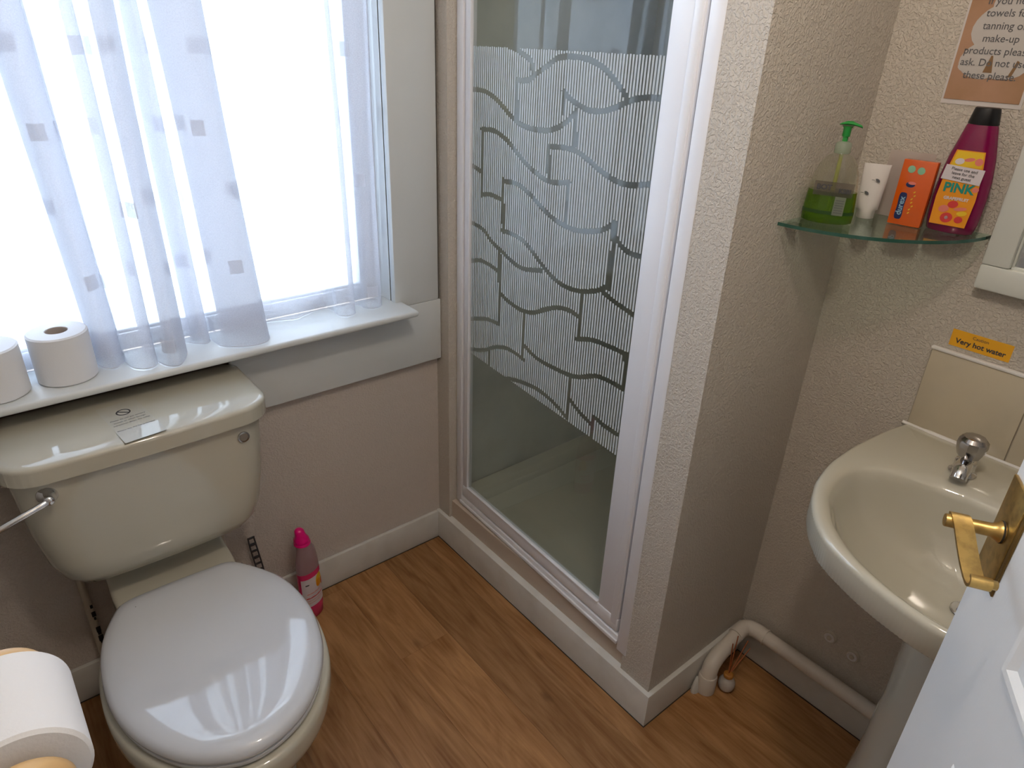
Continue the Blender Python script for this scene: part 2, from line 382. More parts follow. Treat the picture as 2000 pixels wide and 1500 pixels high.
def lettering(lines, size, m, mtx, parent, name='lettering', lead=1.15, bold=0.0, align='CENTER'):
    cu = bpy.data.curves.new(name, 'FONT'); cu.body = lines; cu.size = size; cu.align_x = align; cu.align_y = 'CENTER'
    cu.space_line = lead; cu.offset = bold; cu.resolution_u = 3
    t = bpy.data.objects.new(name, cu); C.objects.link(t); bpy.context.view_layer.update()
    me = bpy.data.meshes.new_from_object(t.evaluated_get(bpy.context.evaluated_depsgraph_get()))
    bpy.data.objects.remove(t); bpy.data.curves.remove(cu)
    me.transform(mtx); me.materials.clear()
    o = link(name, me, m); under(o, parent); return o
def frame3(o, x, y, z=None):
    x = Vector(x).normalized(); y = Vector(y); y = (y - x * y.dot(x)).normalized(); z = x.cross(y)
    return Matrix(((x.x, y.x, z.x, o[0]), (x.y, y.y, z.y, o[1]), (x.z, y.z, z.z, o[2]), (0, 0, 0, 1)))

# ================================================================ THE SETTING
YB, YF, XL, XR, HC = 0.012, -1.80, -1.17, 0.406, 2.36     # window wall, rear wall, left wall, right wall, ceiling
def st(o): o['kind'] = 'structure'; return o
# floor and its boards
floor = st(box('floor', (XL - .1, -2.9, -.05), (.5, .10, -.0035), 'gap'))
PW = .155; x = -.366 - 6 * PW; k = 0; plank_meshes = {}
while x < .42:
    y = -.3645 + [.0, .47, -.31, .62, .18, -.52, .36, -.15, .0, .55, -.38, .22][k % 12]
    y = -1.36 + [.0, .07, -.04, .10, .02, -.09, .06, .03, -.06][k % 9]
    if abs(x + .211) < .01: pass
    if abs(x + .366) < .01: y = -.3645
    ends = [y + j * 1.42 for j in (-3, -2, -1, 0, 1, 2)]
    for e in ends:
        a, b_ = max(e, -2.88), min(e + 1.42, .08)
        xa, xb = max(x, XL - .05), min(x + PW, .47)
        if b_ - a < .02 or xb - xa < .01: continue
        key = (round(xb - xa, 3), round(b_ - a, 3))
        if key not in plank_meshes:
            bm = bmesh.new(); bm_box(bm, (.0002, .0002, -.0035), (xb - xa - .0002, b_ - a - .0002, 0), .0002, 1)
            me = bpy.data.meshes.new('plank'); bm.to_mesh(me); bm.free(); me.materials.append(M['plank']); plank_meshes[key] = me
        o = bpy.data.objects.new('plank', plank_meshes[key]); C.objects.link(o); o.location = (xa, a, 0); under(o, floor)
    x += PW; k += 1
st(box('ceiling', (XL - .1, -2.9, HC), (.95, .3, HC + .05), 'ceiling'))
# window wall with its opening
WX0, WX1, WZ0, WZ1 = -1.125, -.134, .858, 2.02
wall_window = st(boxes('wall_window', [((XL, YB, -.05), (WX0, .24, HC)), ((WX1, YB, -.05), (.95, .24, HC)),
                                       ((WX0, YB, -.05), (WX1, .24, WZ0 - .02)), ((WX0, YB, WZ1), (WX1, .24, HC))], 'wall_fine'))
st(box('wall_left', (XL - .1, YF - 1.1, -.05), (XL, .24, HC), 'wall'))
st(box('wall_right', (XR, YF - 1.1, -.05), (XR + .1, -.82, HC), 'wall'))
st(box('wall_partition', (.012, -.888, -.05), (.95, -.815, HC), 'wall'))
st(box('wall_nib', (.012, -.047, -.05), (.055, .012, HC), 'wall'))
st(box('wall_jamb_strip', (.012, -.815, -.05), (.05, -.7975, HC), 'wall'))
st(box('wall_shower', (.80, -.815, -.05), (.95, .012, HC), 'panel_grey'))
st(boxes('wall_rear', [((XL, YF - .1, -.05), (-.80, YF, HC)), ((-.10, YF - .1, -.05), (XR, YF, HC)), ((-.80, YF - .1, 2.02), (-.10, YF, HC))], 'wall'))
st(box('wall_hall', (XL, -2.9, -.05), (XR, -2.8, HC), 'plainpaint'))
st(box('wall_riser', (.022, -.7975, -.02), (.05, -.047, .164), 'plainpaint'))
# shower lining panels
st(box('trim_shower_panel', (.055, .000, .16), (.80, .012, HC), 'panel_grey'))
st(box('trim_shower_panel', (.055, -.815, .16), (.80, -.803, HC), 'panel_grey'))
# skirting boards
st(box('baseboard_window', (XL, 0, .0), (0, YB, .103), 'gloss_cream', bevel=.0025))
Lp = []
for ins, z_ in ((0, 0), (0, .099), (.0012, .1018), (.004, .103)):
    Lp.append([Vector(p) for p in ((ins, .012, z_), (ins, -.90 + ins, z_), (.394, -.90 + ins, z_), (.394, -.887, z_), (.022, -.887, z_), (.022, .012, z_))])
st(loft('baseboard_shower', Lp, 'gloss_cream', None, smooth=35))
st(box('baseboard_right', (.394, YF, .0), (XR, -.90, .103), 'gloss_cream', bevel=.003))
st(box('baseboard_left', (XL, YF, .0), (XL + .012, 0, .103), 'gloss_cream', bevel=.003))
# dark joint line along the skirting foot
st(boxes('trim_floor_joint', [((-1.1, -.0022, -.001), (0, 0, .0012)), ((-.0022, -.9022, -.001), (0, 0, .0012)),
                              ((0, -.9022, -.001), (.394, -.9, .0012)), ((.392, -1.7, -.001), (.394, -.9, .0012))], 'gap'))
# window trim: casing, apron, sill
casing = st(box('trim_1', (-.134, -.012, .842), (.004, YB, 2.12), 'gloss', bevel=.004))
st(box('trim_5', (-1.168, -.012, .842), (-1.125, YB, 2.12), 'gloss', bevel=.003))
st(box('trim_6', (-1.168, -.012, 2.02), (.004, YB, 2.12), 'gloss', bevel=.003))
st(box('trim_10', (.0035, -.008, .66), (.0065, .013, 2.12), 'gap'))  # dark strip filling the gap between casing and nib wall
apron = st(boxes('trim_2', [((-.578, -.013, .66), (.010, YB, .842)), ((XL, -.013, .66), (-.578, YB, .752))], 'gloss', bevel=.003))
st(box('trim_4', (XL + .01, .000, .752), (-.578, YB, .84), 'shaded_wood'))  # bare wood recess behind the cistern, under-sill shadow put into its colour
st(box('trim_3', (XL + .002, -.095, .8415), (-.112, .062, .858), 'gloss', bevel=.006, seg=3))
# window
win = st(box('window_1', (WX0, .060, .858), (WX1, .105, .897), 'upvc', bevel=.004))
for nm, a, b_ in (('stile', (WX1 - .062, .060, .897), (WX1, .105, WZ1)), ('stile', (WX0, .060, .897), (WX0 + .062, .105, WZ1)),
                  ('top_rail', (WX0 + .062, .060, WZ1 - .045), (WX1 - .062, .105, WZ1)),
                  ('bead', (WX0 + .062, .066, .897), (WX1 - .062, .078, .904))):
    box(nm, a, b_, 'upvc', win, bevel=.003)
box('pane', (WX0 + .055, .082, .89), (WX1 - .055, .088, WZ1 - .04), 'pane', win)
st(boxes('trim_7', [((WX1 - .001, .012, .858), (WX1 + .004, .062, WZ1)), ((WX0 - .004, .012, .858), (WX0 + .001, .062, WZ1)), ((WX0, .012, WZ1 - .004), (WX1, .062, WZ1 + .001))], 'gloss'))

# tiles over the basin: parts of the right wall
wr = bpy.data.objects['wall_right']
under(box('grout_bed', (.4025, -1.68, .832), (XR, -1.118, 1.0), 'grout'), wr)
tm = None
for i in range(3):
    y1 = -1.1205 - i * .1765; y0 = y1 - .1745
    if tm is None:
        o = box('tile', (.3985, -.0873, .834), (.4045, .0873, 1.000), 'tile', None, bevel=.0012); tm = o
    else:
        o = tm.copy(); C.objects.link(o); o.parent = None
    o.location = (0, (y0 + y1) / 2, 0); under(o, wr)
st(box('trim_8', (.396, -1.66, 1.000), (XR, -1.1175, 1.0065), 'sealant', bevel=.002))
st(tube('trim_9', crom([(.398, -1.112, .8345), (.3965, -1.2, .8335), (.397, -1.35, .834), (.397, -1.66, .834)], 6), [.0035] * 4 + [.0052] * 5 + [.0036] * 10, 'sealant', n=10))

# the door, standing open in the foreground
E0 = Vector((-.187, -1.411, 0)); U = Vector((.8644, .5027, 0)); NN = Vector((-.5027, .8644, 0))
DM = Matrix(((-U.x, NN.x, 0, E0.x), (-U.y, NN.y, 0, E0.y), (0, 0, 1, 0), (0, 0, 0, 1)))   # x: towards the hinge, y: out of the visible face
# (x grows towards the hinge; mirrored frame, so faces are recalculated)
def dbox(name, a, b_, m, parent=None, bevel=0.0):
    bm = bmesh.new(); bm_box(bm, a, b_, bevel, 2, None); bmesh.ops.transform(bm, matrix=DM, verts=bm.verts); bmesh.ops.reverse_faces(bm, faces=bm.faces)
    me = bpy.data.meshes.new(name); bm.to_mesh(me); bm.free(); o = link(name, me, m, None, 35 if bevel else None)
    if parent: under(o, parent)
    return o
door = st(dbox('door_1', (0, -.035, .006), (.70, -.003, 1.98), 'door', None))
# facing skin with recessed moulded panels
cols = [(.143, .30), (.40, .557)]; rows = [(.966, 1.55), (.18, .82), (1.64, 1.86)]
xs = [0, .143, .30, .40, .557, .70]; zs = [.006, .18, .82, .966, 1.55, 1.64, 1.86, 1.98]
lst = []
for i in range(5):
    for j in range(7):
        if i in (1, 3) and j in (1, 3, 5): continue
        lst.append(((xs[i], -.003, zs[j]), (xs[i + 1], 0, zs[j + 1])))
bm = bmesh.new()
for a, b_ in lst: bm_box(bm, a, b_)
bmesh.ops.remove_doubles(bm, verts=bm.verts, dist=1e-5)
seen = {}; dele = []
for f in bm.faces:
    key = tuple(sorted(v.index for v in f.verts)) if False else tuple(round(c_, 4) for c_ in f.calc_center_median())
    if key in seen: dele += [f, seen[key]]
    seen[key] = f
bmesh.ops.delete(bm, geom=list(set(dele)), context='FACES')
bmesh.ops.transform(bm, matrix=DM, verts=bm.verts); bmesh.ops.recalc_face_normals(bm, faces=bm.faces)
me = bpy.data.meshes.new('door_skin'); bm.to_mesh(me); bm.free(); under(link('door_skin', me, 'door'), door)
for (x0, x1) in cols:
    for (z0, z1) in rows:
        L = []
        for ins, h in ((0, 0), (.006, .0035), (.012, .0025), (.020, -.0028), (.030, -.0028), (.045, -.0005), (.047, -.0003)):
            L.append([DM @ Vector(p) for p in ((x0 + ins, h, z0 + ins), (x1 - ins, h, z0 + ins), (x1 - ins, h, z1 - ins), (x0 + ins, h, z1 - ins))])
        loft('moulded_panel', L, 'door', door, cap0=False, smooth=20)
# brass lever handle
ZH = 1.055
def dpt(a, o, z): return DM @ Vector((a, o, z))
hplate = dbox('handle_plate', (.004, 0, .992), (.058, .004, 1.112), 'brass', door, bevel=.0015)
hside = dbox('plate_bevel', (.058, 0, .992), (.066, .0025, 1.112), mat('dark_brass', (.22, .13, .04), .45, .8), hplate, bevel=.001)  # darker brass band along the plate's hinge-side edge
for zz in (1.103, 1.002):
    s_ = loft('screw', [circ((0, 0, h), r_, 12) for r_, h in ((.0032, 0), (.0032, .001), (.002, .0016))], 'brass', None)
    s_.data.transform(frame3(dpt(.034, .0038, zz), U, Vector((0, 0, 1))) @ Matrix.Rotation(0, 4, 'X')); under(s_, hplate)
col_ = lathe('collar', (0, 0, 0), [(.012, 0), (.012, .004), (.0095, .007), (.0085, .016), (.0085, .018)], 'brass', None, n=28)
FN = frame3(dpt(.034, .004, ZH), Vector((0, 0, 1)).cross(NN) * 1, Vector((0, 0, 1)))
def along_n(prof, name, o0, a_, z_, m='brass', n=24):
    """lathe whose axis is the door normal"""
    L = []
    for r_, h in prof:
        c_ = dpt(a_, o0 + h, z_); L.append([c_ + U * r_ * math.cos(2 * PI * i / n) + Vector((0, 0, 1)) * r_ * math.sin(2 * PI * i / n) for i in range(n)])
    return loft(name, L, m, None)
bpy.data.objects.remove(col_)
hd = along_n([(.012, 0), (.0122, .004), (.0098, .007), (.0075, .012), (.0072, .055), (.0068, .056)], 'spindle', .003, .034, ZH); under(hd, hplate)
rg = along_n([(.0124, 0), (.0124, .0022)], 'spindle_ring', .0045, .034, ZH, 'gap'); under(rg, hplate)
# lever: flat strap, curled at its end
prof = crom([(.026, 1.0605), (.034, 1.0625), (.050, 1.060), (.075, 1.053), (.10, 1.0475), (.122, 1.0455), (.131, 1.0475), (.1335, 1.052), (.130, 1.056), (.1245, 1.0555)], 5)
L = []
for i, p_ in enumerate(prof):
    d_ = (prof[min(i + 1, len(prof) - 1)] - prof[max(i - 1, 0)]).normalized(); nrm = Vector((-d_.y, d_.x)); t_ = .0016
    sh = -.004 * i / len(prof)
    L.append([dpt(p_.x + nrm.x * s1 * t_, .036 + sh + s2 * .0 + oo, p_.y + nrm.y * s1 * t_) for s1, s2, oo in ((-1, 0, .0), (-1, 0, .019), (1, 0, .019), (1, 0, .0))])
under(loft('lever', L, 'brass', None, smooth=30), hplate)
under(along_n([(.0035, 0), (.0048, .0008), (.0048, .0165), (.0035, .0175)], 'lever_curl', .026, .1255, 1.0505), hplate)

# ================================================================ SHOWER
P0 = Vector((.042, -.06, 0)); P1 = Vector((.015, -.797, 0)); SD = (P1 - P0).normalized(); SN = Vector((SD.y, -SD.x, 0))  # SN points to the room (-x)
SM = Matrix(((SD.x, SN.x, 0, P0.x), (SD.y, SN.y, 0, P0.y), (0, 0, 1, 0), (0, 0, 0, 1)))
if SN.x > 0: SM = Matrix(((SD.x, -SN.x, 0, P0.x), (SD.y, -SN.y, 0, P0.y), (0, 0, 1, 0), (0, 0, 0, 1)))
def sbox(name, s0, s1, o0, o1, z0, z1, m, parent, bevel=.0015):
    bm = bmesh.new(); bm_box(bm, (s0, o0, z0), (s1, o1, z1), bevel, 2, None); bmesh.ops.transform(bm, matrix=SM, verts=bm.verts); bmesh.ops.recalc_face_normals(bm, faces=bm.faces)
    me = bpy.data.meshes.new(name); bm.to_mesh(me); bm.free(); return under(link(name, me, m, None, 35), parent)
sh = thing('shower_enclosure', 'white framed glass shower door with a wavy striped pattern', 'shower door', (.03, -.42, .165))
F = 'frame_white'
sbox('wall_jamb', -.010, .016, -.030, .004, .166, 1.96, F, sh)
sbox('wall_jamb', .716, .7485, -.020, .004, .150, 1.96, F, sh, .003)
sbox('bottom_track', .014, .716, -.026, .003, .166, .192, F, sh, .003)
sbox('track_lip', .012, .716, .003, .008, .168, .178, F, sh, .001)
sbox('top_track', .014, .716, -.026, .003, 1.92, 1.96, F, sh)
df = sbox('door_frame', .018, .7075, -.018, .001, .196, .236, F, sh, .003)
sbox('hinge_stile', .020, .0425, -.018, .000, .236, 1.915, F, df, .002)
sbox('handle_stile', .634, .7075, -.018, -.001, .236, 1.915, F, df, .003)
# raised round profile on the handle stile
sbox('stile_grip', .682, .704, -.006, .003, .216, 1.915, F, df, .005)
sbox('top_rail', .0425, .634, -.018, .001, 1.885, 1.915, F, df, .002)
sbox('gasket', .7078, .7155, -.016, -.008, .20, 1.915, mat('grey_seal', (.10, .11, .15), .4), df, .0005)
sbox('gasket', .0162, .0192, -.016, -.006, .20, 1.915, mat('blue_grey_seal', (.16, .17, .24), .4), df, .0004)
sbox('bead', .0425, .0455, -.006, .003, .236, 1.885, F, df, .0005)
sbox('bead', .0425, .634, -.006, .004, .236, .2415, F, df, .001)
glass = under(link('glass_pane', mesh([SM @ Vector((s_, -.006, z_)) for s_, z_ in ((.0455, .2415), (.634, .2415), (.634, 1.885), (.0455, 1.885))], [(0, 1, 2, 3)], 'glass_pane'), 'glass'), sh)
glass['label'] = 'clear shower glass'
# etched stripes, interrupted by the wavy clear lines
CUR = [[(0.2174,1.4182),(0.255,1.4208),(0.2915,1.4399),(0.3218,1.4541),(0.3448,1.4666),(0.3786,1.4718),(0.4133,1.4716),(0.4501,1.4672),(0.4914,1.4519),(0.5287,1.4273),(0.5499,1.4098)],[(0.1823,1.4819),(0.2007,1.4806),(0.2374,1.4683),(0.2627,1.4578),(0.2694,1.4386)],[(0.2174,1.4182),(0.2205,1.3403)],[(0.0415,1.3851),(0.0587,1.3864),(0.0965,1.386),(0.1375,1.3742),(0.1698,1.3588),(0.1976,1.3432),(0.2305,1.3307),(0.2729,1.3249),(0.3218,1.3265),(0.3579,1.3359),(0.3885,1.3523),(0.4115,1.3712)],[(0.4155,1.3764),(0.4172,1.3082)],[(0.3714,1.4088),(0.3726,1.3673)],[(0.3715,1.4079),(0.3965,1.3937),(0.4282,1.3843),(0.4527,1.3791),(0.4899,1.3819),(0.5232,1.3915),(0.5508,1.4038),(0.5816,1.4126),(0.6096,1.4158),(0.6463,1.4181)],[(0.0863,1.3019),(0.1343,1.3042),(0.173,1.2943),(0.2011,1.2824),(0.2349,1.2626),(0.268,1.2455),(0.2999,1.2341),(0.3344,1.2256),(0.3689,1.2262),(0.4079,1.2341)],[(0.0905,1.3024),(0.0905,1.1452)],[(0.0374,1.2155),(0.0533,1.2107),(0.0868,1.2038)],[(0.0904,1.149),(0.1273,1.1559),(0.176,1.1518)],[(0.1776,1.201),(0.1818,1.0765)],[(0.337,1.2922),(0.3399,1.2233)],[(0.3383,1.2965),(0.3893,1.3004),(0.4246,1.2983),(0.4614,1.2867),(0.5007,1.2711),(0.5382,1.2607),(0.5692,1.2583),(0.606,1.263),(0.6476,1.275)],[(0.4079,1.2341),(0.4084,1.139)],[(0.1759,1.196),(0.2294,1.1995),(0.28,1.1846),(0.3296,1.1613),(0.3751,1.1461),(0.4251,1.1394),(0.4715,1.1445),(0.519,1.1587),(0.5488,1.1778)],[(0.5511,1.1814),(0.5535,1.1353),(0.5525,1.101),(0.5519,1.0416)],[(0.5511,1.1619),(0.5731,1.1401),(0.6014,1.1307),(0.6435,1.1324)],[(0.0394,1.0677),(0.0581,1.0692),(0.1018,1.062),(0.1382,1.0406),(0.1821,1.0269),(0.2227,1.013),(0.2678,1.0074),(0.3345,1.0209)],[(0.1795,1.0798),(0.231,1.0793),(0.2792,1.0676),(0.3409,1.0324),(0.3884,1.013),(0.4347,1.0075),(0.4826,1.0149),(0.5255,1.0313),(0.551,1.048)],[(0.5413,1.0294),(0.5762,1.02),(0.6111,1.0134),(0.6437,1.0066)],[(0.1715,1.0242),(0.1758,0.8333)],[(0.0359,0.966),(0.048,0.9692),(0.0903,0.9805),(0.1338,0.9786),(0.1673,0.9731)],[(0.1764,0.9189),(0.214,0.9074),(0.2629,0.9015),(0.3128,0.91),(0.3609,0.9349),(0.4,0.9514),(0.4403,0.9572),(0.4735,0.9524)],[(0.477,1.0073),(0.4762,0.9002)],[(0.4713,0.8984),(0.5216,0.9145),(0.5723,0.9189),(0.6107,0.9192),(0.6459,0.9212)],[(0.038,0.8007),(0.0505,0.8049),(0.1182,0.8279),(0.1758,0.8333)],[(0.2814,0.9009),(0.2821,0.7725)],[(0.0391,0.7098),(0.0519,0.7146),(0.1114,0.7342),(0.1651,0.7637),(0.2145,0.778),(0.2561,0.7781),(0.2841,0.7733)],[(0.1353,0.7434),(0.1378,0.6704)],[(0.2877,0.8115),(0.3358,0.7979),(0.3928,0.7973),(0.4521,0.8014),(0.4903,0.8108),(0.5419,0.8351),(0.5835,0.84),(0.6227,0.8396)],[(0.623,0.9169),(0.6259,0.8385)],[(0.162,0.668),(0.2257,0.695),(0.2886,0.7098),(0.3487,0.7155),(0.4072,0.7072),(0.4569,0.6892)],[(0.4599,0.7967),(0.4609,0.6869)],[(0.4642,0.7416),(0.5006,0.724),(0.5409,0.7118)],[(0.5468,0.7324),(0.5495,0.6719)],[(0.5501,0.7339),(0.588,0.7269),(0.6431,0.7255)]]
segs = []
for cv in CUR:
    pts = [Vector((a, b_)) for a, b_ in cv]
    if len(pts) > 2: pts = crom(pts, 5)
    for a, b_ in zip(pts[:-1], pts[1:]): segs.append((a, b_, len(cv) == 2))
def dist(p, a, b_):
    ab = b_ - a; t = max(0, min(1, (p - a).dot(ab) / max(ab.dot(ab), 1e-9))); return (p - a - ab * t).length
vs = []; fs = []; pitch = .0079; s = .0500
while s < .632:
    near = [g for g in segs if min(g[0].x, g[1].x) - .012 < s < max(g[0].x, g[1].x) + .012]
    zb = .703 + (.673 - .703) * (s - .05) / .585; zt = 1.479 + .005 * (s - .05) / .585
    on = None; z = zb; dz = .0015
    while z <= zt + dz:
        ok = z < zt and all(dist(Vector((s, z)), a, b_) > (.0048 if v_ else .0056) for a, b_, v_ in near)
        if ok and on is None: on = z
        if not ok and on is not None:
            b0 = len(vs)
            for (ds, zz) in ((-.00225, on), (.00225, on), (.00225, z), (-.00225, z)): vs.append(SM @ Vector((s + ds, -.0050, zz)))
            fs.append((b0, b0 + 1, b0 + 2, b0 + 3)); on = None
        z += dz
    s += pitch
et = link('etched_stripes', mesh(vs, fs, 'etched_stripes'), 'etch'); under(et, glass); et['kind'] = 'stuff'; et['label'] = 'white striped wave pattern printed on the glass'
# tray
def rr(x0, y0, x1, y1, r, z, n=6):
    out = []
    for cx, cy, a0 in ((x1 - r, y1 - r, 0), (x0 + r, y1 - r, 90), (x0 + r, y0 + r, 180), (x1 - r, y0 + r, 270)):
        for i in range(n + 1):
            t = math.radians(a0 + 90 * i / n); out.append(Vector((cx + r * math.cos(t), cy + r * math.sin(t), z)))
    return out
X0, Y0, X1, Y1 = .052, -.802, .799, -.001
tray = loft('shower_tray', [rr(X0, Y0, X1, Y1, .004, .10), rr(X0, Y0, X1, Y1, .004, .158), rr(X0 + .004, Y0 + .004, X1 - .004, Y1 - .004, .006, .163),
     rr(X0 + .040, Y0 + .040, X1 - .040, Y1 - .040, .02, .163), rr(X0 + .048, Y0 + .048, X1 - .048, Y1 - .048, .025, .158),
     rr(X0 + .060, Y0 + .060, X1 - .060, Y1 - .060, .03, .118), rr(X0 + .075, Y0 + .075, X1 - .075, Y1 - .075, .03, .113), rr(X0 + .3, Y0 + .3, X1 - .3, Y1 - .3, .02, .110)], 'tray', None, smooth=45)
tag(tray, 'cream shower tray behind the striped glass door', 'shower tray')

# ================================================================ NET CURTAIN
hem = [(-1.118, .02), (-1.105, -.01), (-1.090, -.005), (-1.078, .030), (-1.050, .046), (-1.0, .047), (-.95, .048), (-.905, .046), (-.868, .044), (-.842, .020), (-.829, -.018), (-.811, -.030), (-.792, -.012), (-.784, .008), (-.802, .022), (-.828, .028), (-.835, .040), (-.815, .047),
       (-.790, .030), (-.785, -.040), (-.765, -.068), (-.742, -.065), (-.732, -.035), (-.738, .01), (-.742, .04), (-.728, .02), (-.733, -.04), (-.722, -.080), (-.702, -.090), (-.683, -.066), (-.670, -.035), (-.668, -.012), (-.688, .006), (-.700, .022), (-.690, .036), (-.660, .030), (-.640, .005), (-.622, -.008), (-.608, .004), (-.618, .026), (-.640, .040), (-.630, .049),
       (-.606, .036), (-.604, -.006), (-.598, -.040), (-.570, -.066), (-.535, -.078), (-.505, -.072), (-.490, -.045), (-.489, -.012), (-.510, .010), (-.545, .020), (-.572, .030), (-.565, .043), (-.520, .047), (-.460, .040), (-.430, .032), (-.395, .022), (-.370, .032), (-.335, .045), (-.305, .047),
       (-.297, .02), (-.301, -.012), (-.286, -.032), (-.262, -.030), (-.250, -.005), (-.247, .025), (-.238, .036), (-.225, .018), (-.218, -.012), (-.198, -.022), (-.176, -.014), (-.166, .012), (-.160, .040), (-.146, .046)]
h2 = crom([(a, b_, 0) for a, b_ in hem], 5)
arc = [0]
for a, b_ in zip(h2[:-1], h2[1:]): arc.append(arc[-1] + (b_ - a).length)
def LEAN(x_):
    P = [(-1.2, .03), (-.86, .040), (-.79, .038), (-.74, .012), (-.68, .004), (-.62, .030), (-.50, .056), (-.42, .03), (-.30, .014), (-.13, .0)]
    for (a, va), (c_, vc) in zip(P[:-1], P[1:]):
        if a <= x_ <= c_: return va + (vc - va) * (x_ - a) / (c_ - a)
    return 0
rows_ = 34; vs = []; uvs = []; fs = []
for j in range(rows_):
    t = j / (rows_ - 1); z = .8605 + t * .82; k = 1 - .15 * t
    for i, p_ in enumerate(h2):
        yy = .022 + (p_.y - .022) * k - .006 * t; xx = p_.x + .004 * math.sin(p_.x * 40 + z * 5) * t
        lean = t * LEAN(p_.x)
        vs.append((xx - lean, yy, z)); uvs.append((arc[i], z))
nn_ = len(h2)
for j in range(rows_ - 1):
    for i in range(nn_ - 1): fs.append((j * nn_ + i, j * nn_ + i + 1, (j + 1) * nn_ + i + 1, (j + 1) * nn_ + i))
me = mesh(vs, fs, 'net_curtain'); uvl = me.uv_layers.new(name='UVMap')
for l in me.loops: uvl.data[l.index].uv = uvs[l.vertex_index]
cur = link('net_curtain', me, 'net', None, 180)
tag(cur, 'sheer white net curtain with small squares hanging over the window sill', 'curtain')
hm = tube('hem', [(p_.x, p_.y, .8612) for p_ in h2], .0009, mat('hem_thread', (.62, .62, .66), .8), cur, n=5)
tube('curtain_rod', [(-1.12, .020, 1.682), (-.14, .020, 1.682)], .005, 'chrome', cur, n=12)

# ================================================================ TOILET
toilet = thing('toilet', 'cream close-coupled toilet with a white lid under the window sill', 'toilet', (-.815, -.4, 0))
TX = -.812
def lidloop(hw, y0, y1, z, rf=.05, rb=.03, bow=.012, nside=14):
    """rounded rectangle, front (y0) gently bowed"""
    out = []; n = 7
    for cx, cy, a0, r in ((hw - rb, y1 - rb, 0, rb), (-hw + rb, y1 - rb, 90, rb), (-hw + rf, y0 + rf, 180, rf), (hw - rf, y0 + rf, 270, rf)):
        for i in range(n + 1):
            t = math.radians(a0 + 90 * i / n); out.append((cx + r * math.cos(t), cy + r * math.sin(t)))
    return out
def resample(P, n):
    P = [Vector((p_[0], p_[1], 0)) for p_ in P]; P.append(P[0]); d_ = [0]
    for a, b_ in zip(P[:-1], P[1:]): d_.append(d_[-1] + (b_ - a).length)
    out = []; j = 0
    for i in range(n):
        t = d_[-1] * i / n
        while d_[j + 1] < t: j += 1
        u_ = (t - d_[j]) / max(d_[j + 1] - d_[j], 1e-9); out.append(P[j].lerp(P[j + 1], u_))
    return out
def cis(hw, y0, y1, z, rf=.06, rb=.03, n=96, bow=.010, rib=0.0):
    P = resample(lidloop(hw, y0, y1, z, rf, rb), n); out = []
    for i, p_ in enumerate(P):
        x_, y_ = p_.x, p_.y
        if y_ < (y0 + y1) / 2: y_ -= bow * max(0, 1 - (x_ / hw) ** 2) * ((y0 + y1) / 2 - y_) / ((y1 - y0) / 2)
        if rib and i % 2: v = Vector((x_, y_ - (y0 + y1) / 2)).normalized() * rib; x_ -= v.x; y_ -= v.y
        out.append(Vector((TX + x_, y_, z)))
    return out
cist = loft('cistern', [cis(.165, -.180, -.012, .478, .05, n=96), cis(.182, -.194, -.010, .484, .05, n=96), cis(.200, -.203, -.008, .505, .055, n=96), cis(.213, -.208, -.008, .545, .055, n=96), cis(.224, -.212, -.006, .62, .055, n=96),
     cis(.230, -.216, -.005, .70, .055, n=96), cis(.233, -.219, -.004, .768, .055, n=96)], 'ceramic', toilet, smooth=60)
NR = 468
clid = loft('cistern_lid', [cis(.243, -.232, .000, .7605, .06, n=NR), cis(.2455, -.2355, .002, .7625, .062, n=NR, rib=.0005), cis(.246, -.236, .002, .790, .062, n=NR, rib=.0014), cis(.2455, -.2355, .002, .7935, .062, n=NR), cis(.243, -.233, .000, .7975, .06, n=NR),
     cis(.236, -.226, -.006, .8005, .056, n=NR), cis(.215, -.205, -.02, .8022, .05, n=NR), cis(.15, -.16, -.06, .803, .04, n=NR)], 'ceramic', toilet, smooth=40)
# printed film on the lid
FM = Matrix.Translation((-.825, -.160, .8036)) @ Matrix.Rotation(math.radians(6), 4, 'Z')
stk = poly_print([(0, rect(-.038, -.085, .038, .082), 0)], 'notice_film', ['sticker'], FM, clid); stk['label'] = 'clear printed notice film'
ring = []; 
for i in range(32):
    a = 2 * PI * i / 32; b_ = 2 * PI * (i + 1) / 32; r0, r1 = .0105, .0135
    ring.append((0, [(r0 * math.cos(a), .038 + r0 * math.sin(a)), (r1 * math.cos(a), .038 + r1 * math.sin(a)), (r1 * math.cos(b_), .038 + r1 * math.sin(b_)), (r0 * math.cos(b_), .038 + r0 * math.sin(b_))], .0004))
ring.append((0, [(-.0100, .0448), (-.0078, .0470), (.0100, .0312), (.0078, .0290)], .0004))
poly_print(ring, 'prohibition_sign', ['ink'], FM, stk) if False else under(poly_print(ring, 'prohibition_sign', ['ink'], FM), clid)
for i, (tx, yy) in enumerate((('Please do not put sanitary', .012), ('towels or other foreign', .001), ('substances down the toilet', -.010), ('Please use the bin provided', -.034))):
    lettering(tx, .0062, 'ink_soft', FM @ Matrix.Translation((0, yy, .0004)), clid, bold=.00005)
